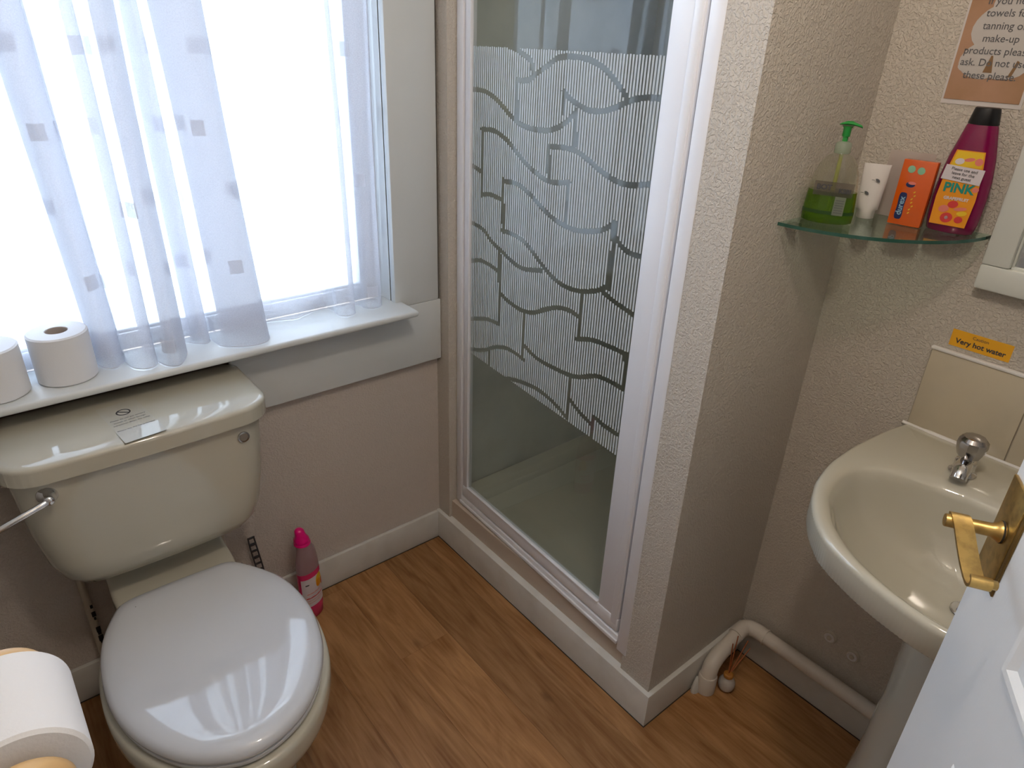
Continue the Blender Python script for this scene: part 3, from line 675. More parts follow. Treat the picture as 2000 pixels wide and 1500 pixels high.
# blanking plug and flush lever
pl = lathe('blanking_plug', (TX + .177, -.2225, .727), [(.0105, .003), (.0122, .000), (.0122, -.0035), (.0095, -.0045), (.009, -.003)], 'dullchrome', toilet, ax='y', n=32)
lathe('plug_face', (TX + .177, -.2225, .727), [(.0088, .0), (.0088, -.0038)], mat('brown_plug', (.20, .17, .14), .3), pl, ax='y', n=28)
hub = lathe('lever_hub', (-.992, -.2155, .728), [(.017, .004), (.0185, .0), (.0175, -.006), (.0125, -.011), (.009, -.018), (.0095, -.026), (.006, -.030)], 'chrome', toilet, ax='y', n=36)
tube('flush_lever', crom([(-.992, -.238, .728), (-1.012, -.244, .7235), (-1.045, -.250, .7165), (-1.085, -.254, .706), (-1.12, -.256, .698)], 6), [.0065] * 6 + [.0060] * 6 + [.0058] * 6 + [.0062] * 7, 'chrome', hub, n=16)
# pan
lo = [(-1.003, -.40), (-.985, -.318), (-.952, -.256), (-.925, -.232), (-.86, -.228), (-.76, -.231), (-.712, -.238), (-.676, -.282), (-.640, -.352), (-.627, -.43), (-.632, -.505), (-.655, -.585), (-.70, -.655), (-.752, -.697), (-.815, -.716), (-.872, -.706), (-.935, -.660), (-.982, -.583), (-1.005, -.495)]
LO = resample([(p_.x, p_.y) for p_ in crom([(a, b_, 0) for a, b_ in lo], 6, True)], 120)
LC = Vector((-.815, -.46, 0))
def lz(ins, z, k=1.0):
    out = []
    for i, p_ in enumerate(LO):
        t = (LO[(i + 1) % 120] - LO[i - 1]).normalized(); nrm = Vector((t.y, -t.x, 0))
        if (p_ - LC).dot(nrm) < 0: nrm = -nrm
        q = p_ - nrm * ins; q = LC + (q - LC) * k; out.append(Vector((q.x, q.y, z)))
    return out
loft('lid', [lz(.012, .4215), lz(.004, .4205), lz(.0, .424), lz(-.0008, .430), lz(.003, .4385), lz(.010, .4435), lz(.024, .4472), lz(.045, .449), lz(.045, .4498, .82), lz(.045, .4504, .62), lz(.045, .4508, .42), lz(.045, .4510, .22), lz(.045, .4511, .06)], 'seat', toilet, smooth=80)
loft('seat', [lz(.016, .408), lz(.004, .406), lz(.001, .411), lz(.001, .4175), lz(.010, .4195)], 'seat', toilet, smooth=60)
for s_ in (-.075, .075):
    box('hinge', (TX + s_ - .012, -.246, .4), (TX + s_ + .012, -.226, .432), 'seat', toilet, bevel=.004)
BC = Vector((-.815, -.47, 0))
def bl(k, z, dy=0, back=None):
    out = []
    for p_ in LO:
        q = BC + (p_ - BC) * k; q.y += dy
        if back is not None and q.y > back: q.y = back
        out.append(Vector((q.x, q.y, z)))
    return out
pan = loft('pan', [bl(.93, .400), bl(1.02, .404), bl(1.045, .400), bl(1.055, .390), bl(1.055, .365), bl(1.04, .350), bl(.98, .325), bl(.86, .26, .01), bl(.70, .18, .03), bl(.60, .10, .05), bl(.60, .04, .06), bl(.64, .0, .06)], 'ceramic', toilet, smooth=60)
pl_ = []
for y_, zt_, hw_ in ((-.30, .402, .118), (-.236, .404, .120), (-.205, .407, .124), (-.170, .410, .126), (-.135, .414, .125), (-.118, .424, .124), (-.108, .44, .124), (-.100, .479, .122), (-.03, .479, .115)):
    zb_ = .30 + .06 * (y_ + .03)
    P = []
    r_ = .012
    for cx, cz, a0 in ((hw_ - r_, zt_ - r_, 0), (-hw_ + r_, zt_ - r_, 90), (-hw_ + r_, zb_ + r_, 180), (hw_ - r_, zb_ + r_, 270)):
        for i in range(5):
            t = math.radians(a0 + 90 * i / 4); P.append(Vector((-.815 + cx + r_ * math.cos(t), y_, cz + r_ * math.sin(t))))
    pl_.append(P)
loft('cistern_platform', pl_, 'ceramic', toilet, smooth=50)
tube('waste_outlet', crom([(-.815, -.26, .20), (-.815, -.15, .19), (-.815, -.05, .175), (-.815, .0, .17)], 4), .052, 'ceramic', toilet, n=24)

# pipes on the wall beside the toilet
pv = tube('supply_pipe', [(-.982, -.010, .0), (-.982, -.010, .47)], .0085, 'pipe_cream', n=14)
tag(pv, 'cream upright pipe with black chips on the left behind the toilet pan', 'pipe')
vs = []; 
for zz, w_ in ((.285, .006), (.262, .009), (.248, .005), (.214, .010), (.204, .008), (.186, .011), (.176, .007)):
    o = box('paint_chip', (-.9765 - w_ * .5, -.0192, zz - w_ * .9), (-.9765 + w_ * .45, -.0172, zz + w_ * .7), 'black', pv, bevel=.0006)
pr = tube('overflow_pipe', [(-.668, -.009, .105), (-.668, -.009, .50)], .0075, 'pipe_cream', n=14)
tag(pr, 'thin wall-coloured pipe on the right behind the toilet pan', 'pipe')

# ladder strap hanging behind the toilet
stp = thing('ladder_strap', 'dark rubber ladder strap hanging on the wall between toilet and pink bottle', 'strap', (-.590, -.004, .15))
for sx in (-.0085, .0085): tube('side_cord', crom([(-.597 + sx * .9, -.006, .292), (-.594 + sx, -.008, .25), (-.589 + sx, -.009, .20), (-.583 + sx, -.012, .13)], 4), .0021, 'strap', stp, n=8)
for i in range(6):
    z_ = .292 - i * .0225; xx = -.597 + (.292 - z_) * .085
    box('rung', (xx - .0095, -.010, z_ - (.004 if i % 2 else .0026)), (xx + .0095, -.0055, z_ + (.004 if i % 2 else .0026)), 'strap', stp, bevel=.0012)

# ================================================================ TOILET ROLLS
def roll_meshes(L_, R_, r_):
    a = [circ((0, 0, h), rad, 56) for rad, h in ((r_, 0), (R_ - .003, 0), (R_, .003), (R_, L_ - .003), (R_ - .003, L_), (r_, L_), (r_, 0))]
    b_ = [circ((0, 0, h), rad, 40) for rad, h in ((r_ - .0012, .001), (r_ - .0001, .001), (r_ - .0001, L_ - .001), (r_ - .0012, L_ - .001), (r_ - .0012, .001))]
    return a, b_
def roll(label, loc, group=None, L_=.100, R_=.0535, r_=.0205, rot=None):
    t = thing('toilet_roll', label, 'toilet roll', loc, group)
    a, b_ = roll_meshes(L_, R_, r_)
    p_ = loft('paper', a, 'paper', None, False, False, 40); c_ = loft('core_tube', b_, 'card', None, False, False, 40)
    for o in (p_, c_):
        if rot is not None: o.data.transform(rot)
        o.parent = t
    return t
roll('white toilet roll standing upright on the sill beside the net curtain hem', (-.893, -.012, .8585), 'toilet rolls on the window sill')
roll('white toilet roll at the left picture edge, half out of view on the sill', (-1.012, -.022, .8585), 'toilet rolls on the window sill', L_=.099)
roll('large white toilet roll on the wooden holder in the near left corner', (-1.080, -.903, .937), None, L_=.106, R_=.053, r_=.020, rot=Matrix.Rotation(math.radians(90), 4, 'X'))
hold = thing('toilet_roll_holder', 'pale pine toilet roll holder on the left wall', 'toilet roll holder', (XL, -.955, .937))
box('back_board', (XL, -1.055, .89), (XL + .016, -.855, .985), 'pine', hold, bevel=.005)
for y_, n_ in ((-.884, 'arm'), (-1.026, 'arm')):
    arm = lathe(n_, (-1.080, y_, .937), [(.034, .008), (.038, .004), (.038, -.004), (.034, -.008)], 'pine', hold, ax='y', n=40)
    box('arm_bar', (XL + .012, y_ - .008, .913), (-1.095, y_ + .008, .961), 'pine', arm, bevel=.003)
lathe('roller', (-1.080, -.955, .937), [(.0165, .066), (.0175, .0), (.0165, -.072)], 'pine', hold, ax='y', n=32)

# ================================================================ PINK CLEANER BOTTLE
BX, BY = -.478, -.066; ph = math.radians(20)
pb = thing('cleaner_bottle', 'pink toilet cleaner bottle with a magenta cap by the skirting', 'bottle', (BX, BY, 0))
def el(z, r, k=.62, dx=0, dy=0, n=40): return circ((BX + dx, BY + dy, z), r, n, 'z', r * k, ph)
loft('liquid_filled_base', [el(0, .030), el(.002, .034), el(.03, .0365), el(.12, .0365), el(.166, .0362)], 'pinkliquid', pb)
loft('bottle_shoulder', [el(.1662, .0362), el(.19, .0352), el(.215, .0315), el(.235, .0265, .72), el(.25, .021, .85, -.003), el(.262, .0165, .95, -.006)], 'frostedpink', pb)
cp_ = loft('cap', [el(.258, .018, 1, -.006), el(.261, .0205, 1, -.006), el(.274, .0205, 1, -.007), el(.281, .0165, 1, -.007), el(.290, .0140, 1, -.009), el(.302, .0125, 1, -.010), el(.307, .0085, 1, -.011), el(.309, .003, 1, -.011)], 'pinkcap', pb)
lathe('cap_skirt', (BX - .006, BY, .256), [(.0195, 0), (.0225, .002), (.0225, .006), (.0205, .009)], 'pinkcap', cp_, n=32)
# curved label on the camera side
def wrap(z0, z1, t0, t1, r=.0369, n=14, k=.62):
    L = []
    for z_ in (z0, z1):
        L.append([Vector((BX + r * math.cos(t) * math.cos(ph) - r * k * math.sin(t) * math.sin(ph), BY + r * math.cos(t) * math.sin(ph) + r * k * math.sin(t) * math.cos(ph), z_)) for t in [t0 + (t1 - t0) * i / n for i in range(n + 1)]])
    return L
lab = loft('label', wrap(.048, .148, math.radians(198), math.radians(350)), 'labelwhite', pb, False, False, 60, closed=False)
def wp(u_, z_, off=0.0):   # u_ 0..1 across the label
    t = math.radians(198 + 152 * u_); r = .0371 + off
    return Vector((BX + r * math.cos(t) * math.cos(ph) - r * .62 * math.sin(t) * math.sin(ph), BY + r * math.cos(t) * math.sin(ph) + r * .62 * math.sin(t) * math.cos(ph), z_))
def wblob(cu, cz, ru, rz, m, nm, off):
    c_ = wp(cu, cz, off); ring_ = [wp(cu + ru * math.cos(2 * PI * i / 20), cz + rz * math.sin(2 * PI * i / 20), off) for i in range(20)]
    o = link(nm, mesh([c_] + ring_, [(0, 1 + i, 1 + (i + 1) % 20) for i in range(20)], nm), m); return under(o, lab)
wblob(.66, .127, .15, .022, 'yel', 'lemon_print', .0004)
wblob(.60, .118, .09, .014, 'orangelabel', 'orange_print', .0006)
wblob(.80, .112, .09, .013, 'red', 'berry_print', .0008)
FL = frame3(wp(.30, .098, .0006), (math.cos(ph), math.sin(ph), 0), (0, 0, 1))
for (u_, z_, w_, h_, mm_) in ((.22, .128, .12, .0042, 'ink'), (.40, .095, .44, .0022, 'pinkprint'), (.45, .080, .62, .0034, 'red'), (.45, .070, .55, .0016, 'pinkprint'), (.45, .062, .55, .0016, 'pinkprint'), (.88, .092, .06, .006, 'ink'), (.88, .077, .05, .005, 'ink')):
    n_ = 9; top = [wp(u_ - w_ / 2 + w_ * i / n_, z_ + h_ / 2 * (1 + .5 * math.sin(i * 2.3)), .0005) for i in range(n_ + 1)]; bot = [wp(u_ - w_ / 2 + w_ * i / n_, z_ - h_ / 2, .0005) for i in range(n_ + 1)]
    under(link('printed_line', mesh(top + bot, [(i, i + 1, n_ + 2 + i, n_ + 1 + i) for i in range(n_)], 'printed_line'), mm_), lab)

# ================================================================ WASTE PIPE, DIFFUSER, WALL CAPS
wpipe = thing('waste_pipe', 'cream basin waste pipe running along the skirting and down to the floor', 'pipe', (.21, -.93, 0))
tube('pipe_run', [(.372, -1.62, .128), (.372, -.955, .126)], .0185, 'pipe', wpipe, n=24)
tube('elbow', crom([(.372, -.975, .126), (.372, -.950, .126), (.366, -.929, .125), (.350, -.920, .123), (.322, -.919, .117)], 6), .0205, 'pipe', wpipe, n=24)
tube('pipe_run', [(.345, -.919, .121), (.262, -.920, .098)], .0185, 'pipe', wpipe, n=24)
tube('elbow', crom([(.275, -.920, .102), (.248, -.921, .095), (.224, -.923, .080), (.215, -.925, .058), (.2135, -.926, .045)], 6), .0205, 'pipe', wpipe, n=24)
lathe('floor_socket', (.213, -.926, 0), [(.021, 0), (.0235, .001), (.0235, .052), (.0215, .056), (.019, .056)], 'pipe', wpipe, n=28)
for a_, b_ in (((.372, -.978, .126), (.372, -.974, .126)),): tube('socket_ring', [a_, b_], .0225, 'pipe', wpipe, n=24)
loft('torn_filler', [circ((.190, -.912, 0), .016, 12, ry=.010), circ((.192, -.911, .012), .018, 12, ry=.009), circ((.194, -.909, .028), .010, 12, ry=.006), circ((.196, -.907, .040), .003, 12, ry=.003)], 'gloss_cream', wpipe, smooth=30)
dfz = thing('reed_diffuser', 'small round frosted diffuser bottle with four reeds beside the floor pipe', 'reed diffuser', (.258, -.957, 0))
lathe('bottle', (.258, -.957, 0), [(.010, .0), (.016, .002), (.0205, .010), (.0220, .020), (.0205, .030), (.015, .038), (.0095, .042), (.009, .046)], 'frostglass', dfz, n=36)
lathe('collar', (.258, -.957, .044), [(.0095, 0), (.0125, .002), (.0125, .010), (.0105, .012), (.005, .012)], 'cork', dfz, n=28)
for e_ in ((.262, -.946, .150), (.287, -.943, .158), (.330, -.962, .102), (.334, -.950, .116)): tube('reed', [(.258, -.957, .048), e_], .0015, 'reed', dfz, n=8)
for i, (y_, z_, lb) in enumerate(((-1.112, .224, 'nearer the room corner'), (-1.172, .213, 'nearer the basin pedestal'))):
    t = thing('cover_plate', 'small round skin-coloured cover plate ' + lb, 'cover plate', (XR, y_, z_), 'cover plates under the basin')
    dsc = lathe('disc', (XR, y_, z_), [(.016, 0), (.0165, -.004), (.0145, -.007), (.010, -.0075)], 'pipe_cream', t, ax='x', n=32)
    lathe('rim_ring', (XR - .0065, y_, z_), [(.0115, 0), (.0125, -.002), (.0110, -.003), (.0095, -.0015)], 'white', t, ax='x', n=32)
    lathe('centre_boss', (XR - .0065, y_, z_), [(.006, 0), (.0055, -.004), (.003, -.005)], 'pipe_cream', t, ax='x', n=20)

# ================================================================ WASHBASIN
basin = thing('washbasin', 'cream pedestal washbasin with a ribbed rim on the right wall', 'washbasin', (.20, -1.39, 0))
YC = -1.39
half = [(.402, .272), (.36, .281), (.314, .287), (.228, .294), (.165, .294), (.119, .290), (.060, .277), (.014, .259), (-.020, .240), (-.050, .217), (-.080, .186), (-.100, .150), (-.118, .105), (-.130, .060), (-.138, .0)]
ih = [(.236, .10), (.226, .150), (.205, .195), (.180, .228), (.150, .248), (.120, .253), (.080, .250), (.040, .240), (.005, .221), (-.030, .196), (-.060, .163), (-.083, .128), (-.100, .09), (-.112, .05), (-.118, .0)]
def sym(h, n):
    P = [(a, b_) for a, b_ in h] + [(a, -b_) for a, b_ in reversed(h[:-1])]
    P3 = [Vector((a, b_, 0)) for a, b_ in P]; Q = crom(P3, 6); return resample([(q.x, q.y) for q in Q], n)
NB = 560
def align(P, c0):   # start both outlines at comparable angle, same order
    ang = [math.atan2(p_.y, p_.x - c0) for p_ in P]; k_ = min(range(len(P)), key=lambda i: abs(ang[i] - PI * .25)); return P[k_:] + P[:k_]
OUT = align(sym(half, NB), .10)
IN_raw = sym(ih, 900)
def ray_in(th, c0):
    best = min(IN_raw, key=lambda p_: abs((math.atan2(p_.y, p_.x - c0) - th + PI) % (2 * PI) - PI)); return best
INN = []
INa = sorted([(math.atan2(p_.y, p_.x - .08), p_) for p_ in IN_raw], key=lambda t: t[0])
import bisect
keys = [a for a, _ in INa]
for p_ in OUT:
    th = math.atan2(p_.y, p_.x - .08); i = bisect.bisect(keys, th) % len(keys); j = (i - 1) % len(keys)
    a0, q0 = INa[j]; a1, q1 = INa[i]; da = (a1 - a0) % (2 * PI); f_ = ((th - a0) % (2 * PI)) / da if da > 1e-9 else 0
    INN.append(q0.lerp(q1, min(1, max(0, f_))))
def bo(k, z, ins=0.0, rib=0.0, mixin=0.0, cx=.13):
    out = []
    for i, (p_, q) in enumerate(zip(OUT, INN)):
        v = p_.lerp(q, mixin); d_ = (v - Vector((.12, 0, 0))); L_ = d_.length; d_.normalize()
        e = ins + (rib if i % 2 else 0); v = v - d_ * e
        v = Vector((cx, 0, 0)) + (v - Vector((cx, 0, 0))) * k
        v.x = min(v.x, .4035); out.append(Vector((v.x, YC + v.y, z)))
    return out
ZR = .8345
bowl = loft('bowl', [bo(.28, .615, cx=.24), bo(.40, .620, cx=.24), bo(.55, .650, cx=.23), bo(.68, .693, cx=.21), bo(.80, .738, cx=.18), bo(.89, .768, cx=.16), bo(.95, .780, cx=.15), bo(1, .783, .010), bo(1, .7815, .004), bo(1, .784, .001, .0012), bo(1, .822, .0, .0016), bo(1, .828, .0005), bo(1, ZR - .001, .005), bo(1, ZR, .010),
      bo(1, ZR - .0005, 0, 0, .55), bo(1, ZR - .003, 0, 0, .85), bo(1, ZR - .008, 0, 0, 1.0), bo(.965, ZR - .022, 0, 0, 1.0), bo(.93, ZR - .045, 0, 0, 1.0), bo(.85, ZR - .08, 0, 0, 1.0), bo(.72, ZR - .115, 0, 0, 1.0), bo(.50, ZR - .138, 0, 0, 1.0), bo(.25, ZR - .148, 0, 0, 1.0), bo(.09, ZR - .150, 0, 0, 1.0)],
      'ceramic_basin', basin, cap0=True, cap1=True, smooth=75)
# soap dish ledge groove is part of the rim; drain with chrome ring
dr = lathe('drain', (.128, -1.375, ZR - .1495), [(.012, 0), (.021, .002), (.023, .004), (.021, .0055), (.013, .003)], 'chrome', basin, n=32)
lathe('drain_hole', (.128, -1.375, ZR - .149), [(.012, 0), (.012, .0045)], 'navy', dr, n=24)
pd_ = []
for z_, r_, k_, cx in ((0, .128, .95, .225), (.02, .128, .95, .225), (.06, .118, .95, .225), (.20, .106, .95, .22), (.40, .099, .95, .215), (.56, .098, .98, .21), (.60, .102, 1.0, .205), (.62, .105, 1.0, .20)):
    pd_.append([Vector((min(p_.x, .392), p_.y, p_.z)) for p_ in circ((cx, YC, z_), r_, 56, ry=r_ * k_)])
loft('pedestal', pd_, 'ceramic', basin, smooth=70)
# pillar tap
TXX, TY = .296, -1.262
tap = lathe('tap', (TXX, TY, ZR - .001), [(.022, 0), (.023, .003), (.019, .007), (.0175, .012), (.0175, .024), (.016, .028), (.0125, .030), (.0125, .036)], 'chrome', basin, n=36)
lathe('tap_head', (TXX, TY, ZR + .031), [(.011, 0), (.0185, .004), (.0225, .015), (.0245, .026), (.0235, .036), (.018, .042), (.006, .044)], mat('smoked_chrome_head', (.42, .40, .40), .12, 1.0), tap, n=10, smooth=30)
tube('spout', crom([(TXX, TY, ZR + .016), (TXX - .018, TY - .003, ZR + .021), (TXX - .038, TY - .006, ZR + .018), (TXX - .048, TY - .008, ZR + .008)], 6), [.0145] * 6 + [.0145] * 6 + [.0135] * 7, 'chrome', tap, n=20)
tap2 = tap.copy(); C.objects.link(tap2); tap2.location.y += -.235; 
for ch in list(tap.children):
    c_ = ch.copy(); C.objects.link(c_); c_.parent = tap2

# ================================================================ GLASS CORNER SHELF
ZS = 1.226; cxs, cys = XR, -.888
arcp = []; RX, RY = .256, .260
for i in range(33):
    t = math.radians(180 + 90 * i / 32); arcp.append((cxs + RX * math.cos(t), cys + RY * math.sin(t)))
outl = [(cxs - .001, cys - .001)] + [(max(min(a, cxs - .001), -9), min(b_, cys - .001)) for a, b_ in arcp]
shelf = thing('glass_shelf', 'clear green-edged glass corner shelf holding the toiletries', 'shelf', (cxs, cys, ZS))
n_ = len(outl)
loft('glass_plate', [[Vector((a, b_, ZS - .0055)) for a, b_ in outl], [Vector((a, b_, ZS)) for a, b_ in outl]], 'shelf', shelf, smooth=30)
vs = [Vector((a - .0004 * (a < cxs), b_ - .0004, z_)) for z_ in (ZS - .0057, ZS + .0002) for a, b_ in arcp]
k_ = len(arcp); under(link('polished_edge', mesh(vs, [(i, i + 1, k_ + i + 1, k_ + i) for i in range(k_ - 1)], 'polished_edge'), 'shelf_edge', None, 180), shelf)
box('bracket', (.178, -.906, ZS - .015), (.205, -.888, ZS - .006), 'dullchrome', shelf, bevel=.002)
box('bracket', (.388, -1.10, ZS - .015), (.406, -1.075, ZS - .006), 'dullchrome', shelf, bevel=.002)

CAMV = Vector((-1.2915 - .0, -.55, 0)).normalized()       # from the shelf towards the middle of the room
SIDE = Vector((-CAMV.y, CAMV.x, 0)); 
if SIDE.y > 0: SIDE = -SIDE                                 # picture-right
def face_m(o, side=SIDE): 
    side = Vector(side); f_ = Vector((0, 0, 1)); return frame3(o, side, f_)
# liquid soap with pump
SX, SY = .232, -.9335; pa = math.atan2(SIDE.y, SIDE.x)
sp_ = thing('soap_dispenser', 'clear pump bottle of green liquid soap at the left of the glass shelf', 'soap bottle', (SX, SY, ZS))
def se(z, r, k=.60): return circ((SX, SY, ZS + z), r, 44, 'z', r * k, pa)
loft('liquid_soap', [se(.001, .038), se(.003, .0425), se(.02, .0435), se(.056, .0405)], 'greensoap', sp_)
loft('clear_body', [se(.0562, .0405), se(.085, .0365), se(.100, .0315), (se(.113, .022, .75)), se(.119, .013, 1), se(.124, .0115, 1)], 'clearplastic', sp_)
lathe('neck_collar', (SX, SY, ZS + .119), [(.0125, 0), (.0135, .002), (.0130, .016), (.0115, .018), (.007, .020)], 'palecollar', sp_, n=32)
lathe('dip_tube', (SX, SY, ZS + .02), [(.0035, 0), (.0035, .10)], mat('yellow_green_tube', (.30, .32, .04), .4), sp_, n=12)
pump = lathe('pump_stem', (SX, SY, ZS + .138), [(.0045, 0), (.0045, .008), (.0065, .009), (.0068, .022), (.0095, .026)], 'greenpump', sp_, n=20)
dirp = (SIDE * -1).normalized()
L = []
for s_, w_, h_, zz in ((-.016, .002, .001, .1655), (-.012, .007, .002, .167), (-.004, .0095, .0035, .1685), (.004, .0095, .0035, .1685), (.012, .0075, .0025, .1665), (.019, .004, .002, .1645), (.021, .0025, .0015, .1625)):
    c_ = Vector((SX, SY, ZS + zz)) + SIDE * (s_ + .002); L.append([c_ + CAMV * w_ * math.cos(a) + Vector((0, 0, 1)) * h_ * math.sin(a) for a in [2 * PI * i / 14 for i in range(14)]])
loft('pump_head', L, 'greenpump', sp_)
fo = Vector((SX, SY, ZS)) + CAMV * .0268
bd = poly_print([(0, rect(-.030, .050, .0345, .074), 0)], 'label_band', [clearish('smoky_label', (.6, .56, .52), .35, (.22, .19, .17))], face_m(fo), sp_)
lettering('BOT', .0125, 'ink', face_m(fo + Vector((0, 0, .064)) - SIDE * .0135 + CAMV * .0006), bd, bold=.0004)
lettering('KSBI', .0105, 'ink', face_m(fo + Vector((0, 0, .060)) + SIDE * .021 + CAMV * .0006), bd, bold=.0004)
poly_print([(0, rect(.008, .018, .026, .050), .0004)] + [(1, rect(.010, .022 + i * .0042, .024, .0235 + i * .0042), .0008) for i in range(6)], 'small_print_panel', [clearish('pale_label', (.8, .8, .7), .6, (.40, .43, .36)), 'ink_soft'], face_m(fo), sp_)
loft('dark_label_band', [circ((SX, SY, ZS + .0175), .0439, 44, 'z', .0439 * .60, pa)[23:43], circ((SX, SY, ZS + .0235), .0438, 44, 'z', .0438 * .60, pa)[23:43]], 'greendark', sp_, False, False, 60, closed=False)

# clear zip packet behind, white tube in front
pk = thing('clear_packet', 'milky clear packet with a printed label behind the white tube', 'packet', (.382, -.975, ZS))
q0 = Vector((.384, -.950, ZS + .0005)); q1 = Vector((.396, -1.026, ZS + .0005)); dq = (q1 - q0).normalized(); nq = Vector((0, 0, 1)).cross(dq)
if nq.x > 0: nq = -nq
L = []
for f_, th in ((0, .0006), (.1, .003), (.5, .0045), (.9, .003), (1, .0006)):
    b_ = q0.lerp(q1, f_); L.append([b_ + nq * th, b_ - nq * th, b_ - nq * th * .4 + Vector((0, 0, .118)), b_ + nq * th * .4 + Vector((0, 0, .118))])
body_ = loft('film', L, 'sachet', pk, smooth=60)
pm = frame3(q0.lerp(q1, .5) + nq * .0058 + Vector((0, 0, .0)), dq, (0, 0, 1))
poly_print([(0, rect(.0, .028, .034, .092), 0)] + [(1, rect(.003, .086 - i * .0072, .031 - (i % 3) * .006, .0885 - i * .0072), .0004) for i in range(8)], 'printed_label', ['paperwhite', 'ink_soft'], pm, body_)
tb = thing('white_tube', 'small white toiletry tube with two grey leaf logos between soap and orange box', 'tube', (.332, -.955, ZS))
tc0 = Vector((.332, -.957, ZS)); L = []
for z_, w_, d_ in ((0, .0130, .0130), (.001, .0150, .0145), (.016, .0155, .015), (.017, .0185, .0150), (.030, .0195, .0140), (.060, .0212, .0090), (.088, .0225, .0030), (.097, .0228, .0008)):
    c_ = tc0 + Vector((0, 0, z_)); L.append([c_ + SIDE * w_ * math.cos(a) + CAMV * d_ * math.sin(a) for a in [2 * PI * i / 32 for i in range(32)]])
tbb = loft('tube_body', L, 'white', tb, smooth=60)
for (u_, z_) in ((.006, .070), (-.007, .047)):
    poly_print([(0, blob(u_, z_, .0042, .0022, 16, -.5), 0), (0, blob(u_ + .0015, z_ - .0022, .0030, .0012, 12, -.3), .0001), (0, rect(u_ - .010, z_ - .0005, u_ - .005, z_ + .0003), .0001)], 'leaf_logo', ['ink_soft'], face_m(tc0 + CAMV * (.0105 if z_ > .06 else .0135)), tbb)

# orange foil box
OX = Vector((.338, -1.0275, ZS)); od = Vector((.10, -1, 0)).normalized(); on_ = Vector((-1, -.10, 0)).normalized()
ob = thing('orange_packet', 'glossy orange foil packet with a blue oval logo', 'packet', (OX.x, OX.y, ZS))
OM = frame3(OX, od, (0, 0, 1))
obb = box('packet_body', (-.0275, .0008, -.009), (.0275, .113, .009), 'orange', None, bevel=.0015); obb.data.transform(OM); under(obb, ob)
sgn = 1 if (OM.to_3x3() @ Vector((0, 0, 1))).dot(on_) > 0 else -1
OF = OM @ Matrix.Translation((0, 0, sgn * .0094))
def pill(cx, cy, w_, h_, waist):
    out = []
    for i in range(40):
        t = 2 * PI * i / 40; y_ = h_ * math.sin(t); x_ = w_ * (abs(math.cos(t)) ** .45) * (1 if math.cos(t) >= 0 else -1) * (1 - waist * math.cos(PI * y_ / (2 * h_)) ** 2); out.append((cx + x_, cy + y_))
    return out
poly_print([(0, pill(-.0125, .034, .0078, .0235, .28), 0), (1, blob(-.011, .0975, .0062, .0062), 0), (1, blob(.005, .0965, .0062, .0062), 0), (2, blob(-.006, .0718, .0075, .0048), .0), (3, blob(-.004, .0745, .0065, .0026), .0002)] +
           [(4, blob(.004 + .002 * math.sin(i * 2), .060 - i * .006, .0022, .0011, 8, .8), 0) for i in range(7)], 'printed_marks', ['navy', 'mint', 'navy', 'pinkprint', 'yel'], OF, obb)
lettering('durex', .0135, 'skyprint', OF @ Matrix.Translation((-.0125, .034, .0004)) @ Matrix.Rotation(math.radians(90), 4, 'Z'), obb, bold=.0003)

# magenta shower gel bottle
GX, GY = .362, -1.094
gb = thing('shower_gel_bottle', 'magenta shower gel bottle with a black cap and yellow label', 'bottle', (GX, GY, ZS))
gd = Vector((.12, -1, 0)).normalized(); ga = math.atan2(gd.y, gd.x); gn = Vector((-1, -.12, 0)).normalized()
def gl_(z, r, d_): return circ((GX, GY, ZS + z), r, 48, 'z', d_, ga)
gbd = loft('bottle_body', [gl_(.0005, .034, .017), gl_(.003, .0375, .0195), (gl_(.02, .0405, .021)), gl_(.055, .0415, .0215), gl_(.09, .0405, .0210), gl_(.125, .0355, .0195), gl_(.155, .0285, .0175), gl_(.175, .0240, .0155), gl_(.178, .0225, .0150)], 'purple', gb)
loft('cap', [gl_(.178, .0222, .0155), gl_(.179, .0232, .0160), gl_(.2, .0195, .0150), gl_(.2035, .0185, .0142), gl_(.2045, .0165, .0128)], 'black', gb, smooth=40)
GM = frame3((GX + gn.x * .0222, GY + gn.y * .0222, ZS), gd, (0, 0, 1))
if (GM.to_3x3() @ Vector((0, 0, 1))).dot(gn) < 0: GM = frame3((GX + gn.x * .0222, GY + gn.y * .0222, ZS), gd, (0, 0, -1)) @ Matrix.Scale(-1, 4, (0, 1, 0))
lbl = [(0, [(-.030, .014), (.026, .014), (.029, .06), (.027, .10), (.021, .138), (-.0215, .138), (-.0285, .10), (-.0315, .06)], 0),
       (1, [(-.024, .112), (-.0195, .1365), (.0195, .1365), (.0225, .112)], .0003)]
for cx, cy, rx, ry, mi in ((-.012, .120, .007, .005, 2), (.002, .124, .008, .003, 3), (.016, .122, .006, .006, 3), (-.002, .050, .008, .006, 4), (.011, .044, .010, .003, 3), (-.014, .041, .008, .006, 3), (-.006, .027, .0095, .0085, 4), (.013, .026, .0065, .0055, 4), (-.006, .027, .003, .003, 2), (.015, .037, .008, .004, 1), (.024, .078, .005, .004, 3)):
    lbl.append((mi, blob(cx, cy, rx, ry, 18, .2), .0005))
gl2 = poly_print(lbl, 'front_label', ['orangelabel', 'yel', 'labelwhite', 'pinkprint', 'red'], GM @ Matrix.Translation((0, 0, -.0004)), gbd)
lettering('PINK', .0210, 'teal', GM @ Matrix.Translation((-.001, .0765, .0006)), gbd, bold=.0007)
lettering('GRAPEFRUIT', .0068, 'labelwhite', GM @ Matrix.Translation((0, .0595, .0007)), gbd, bold=.0003)
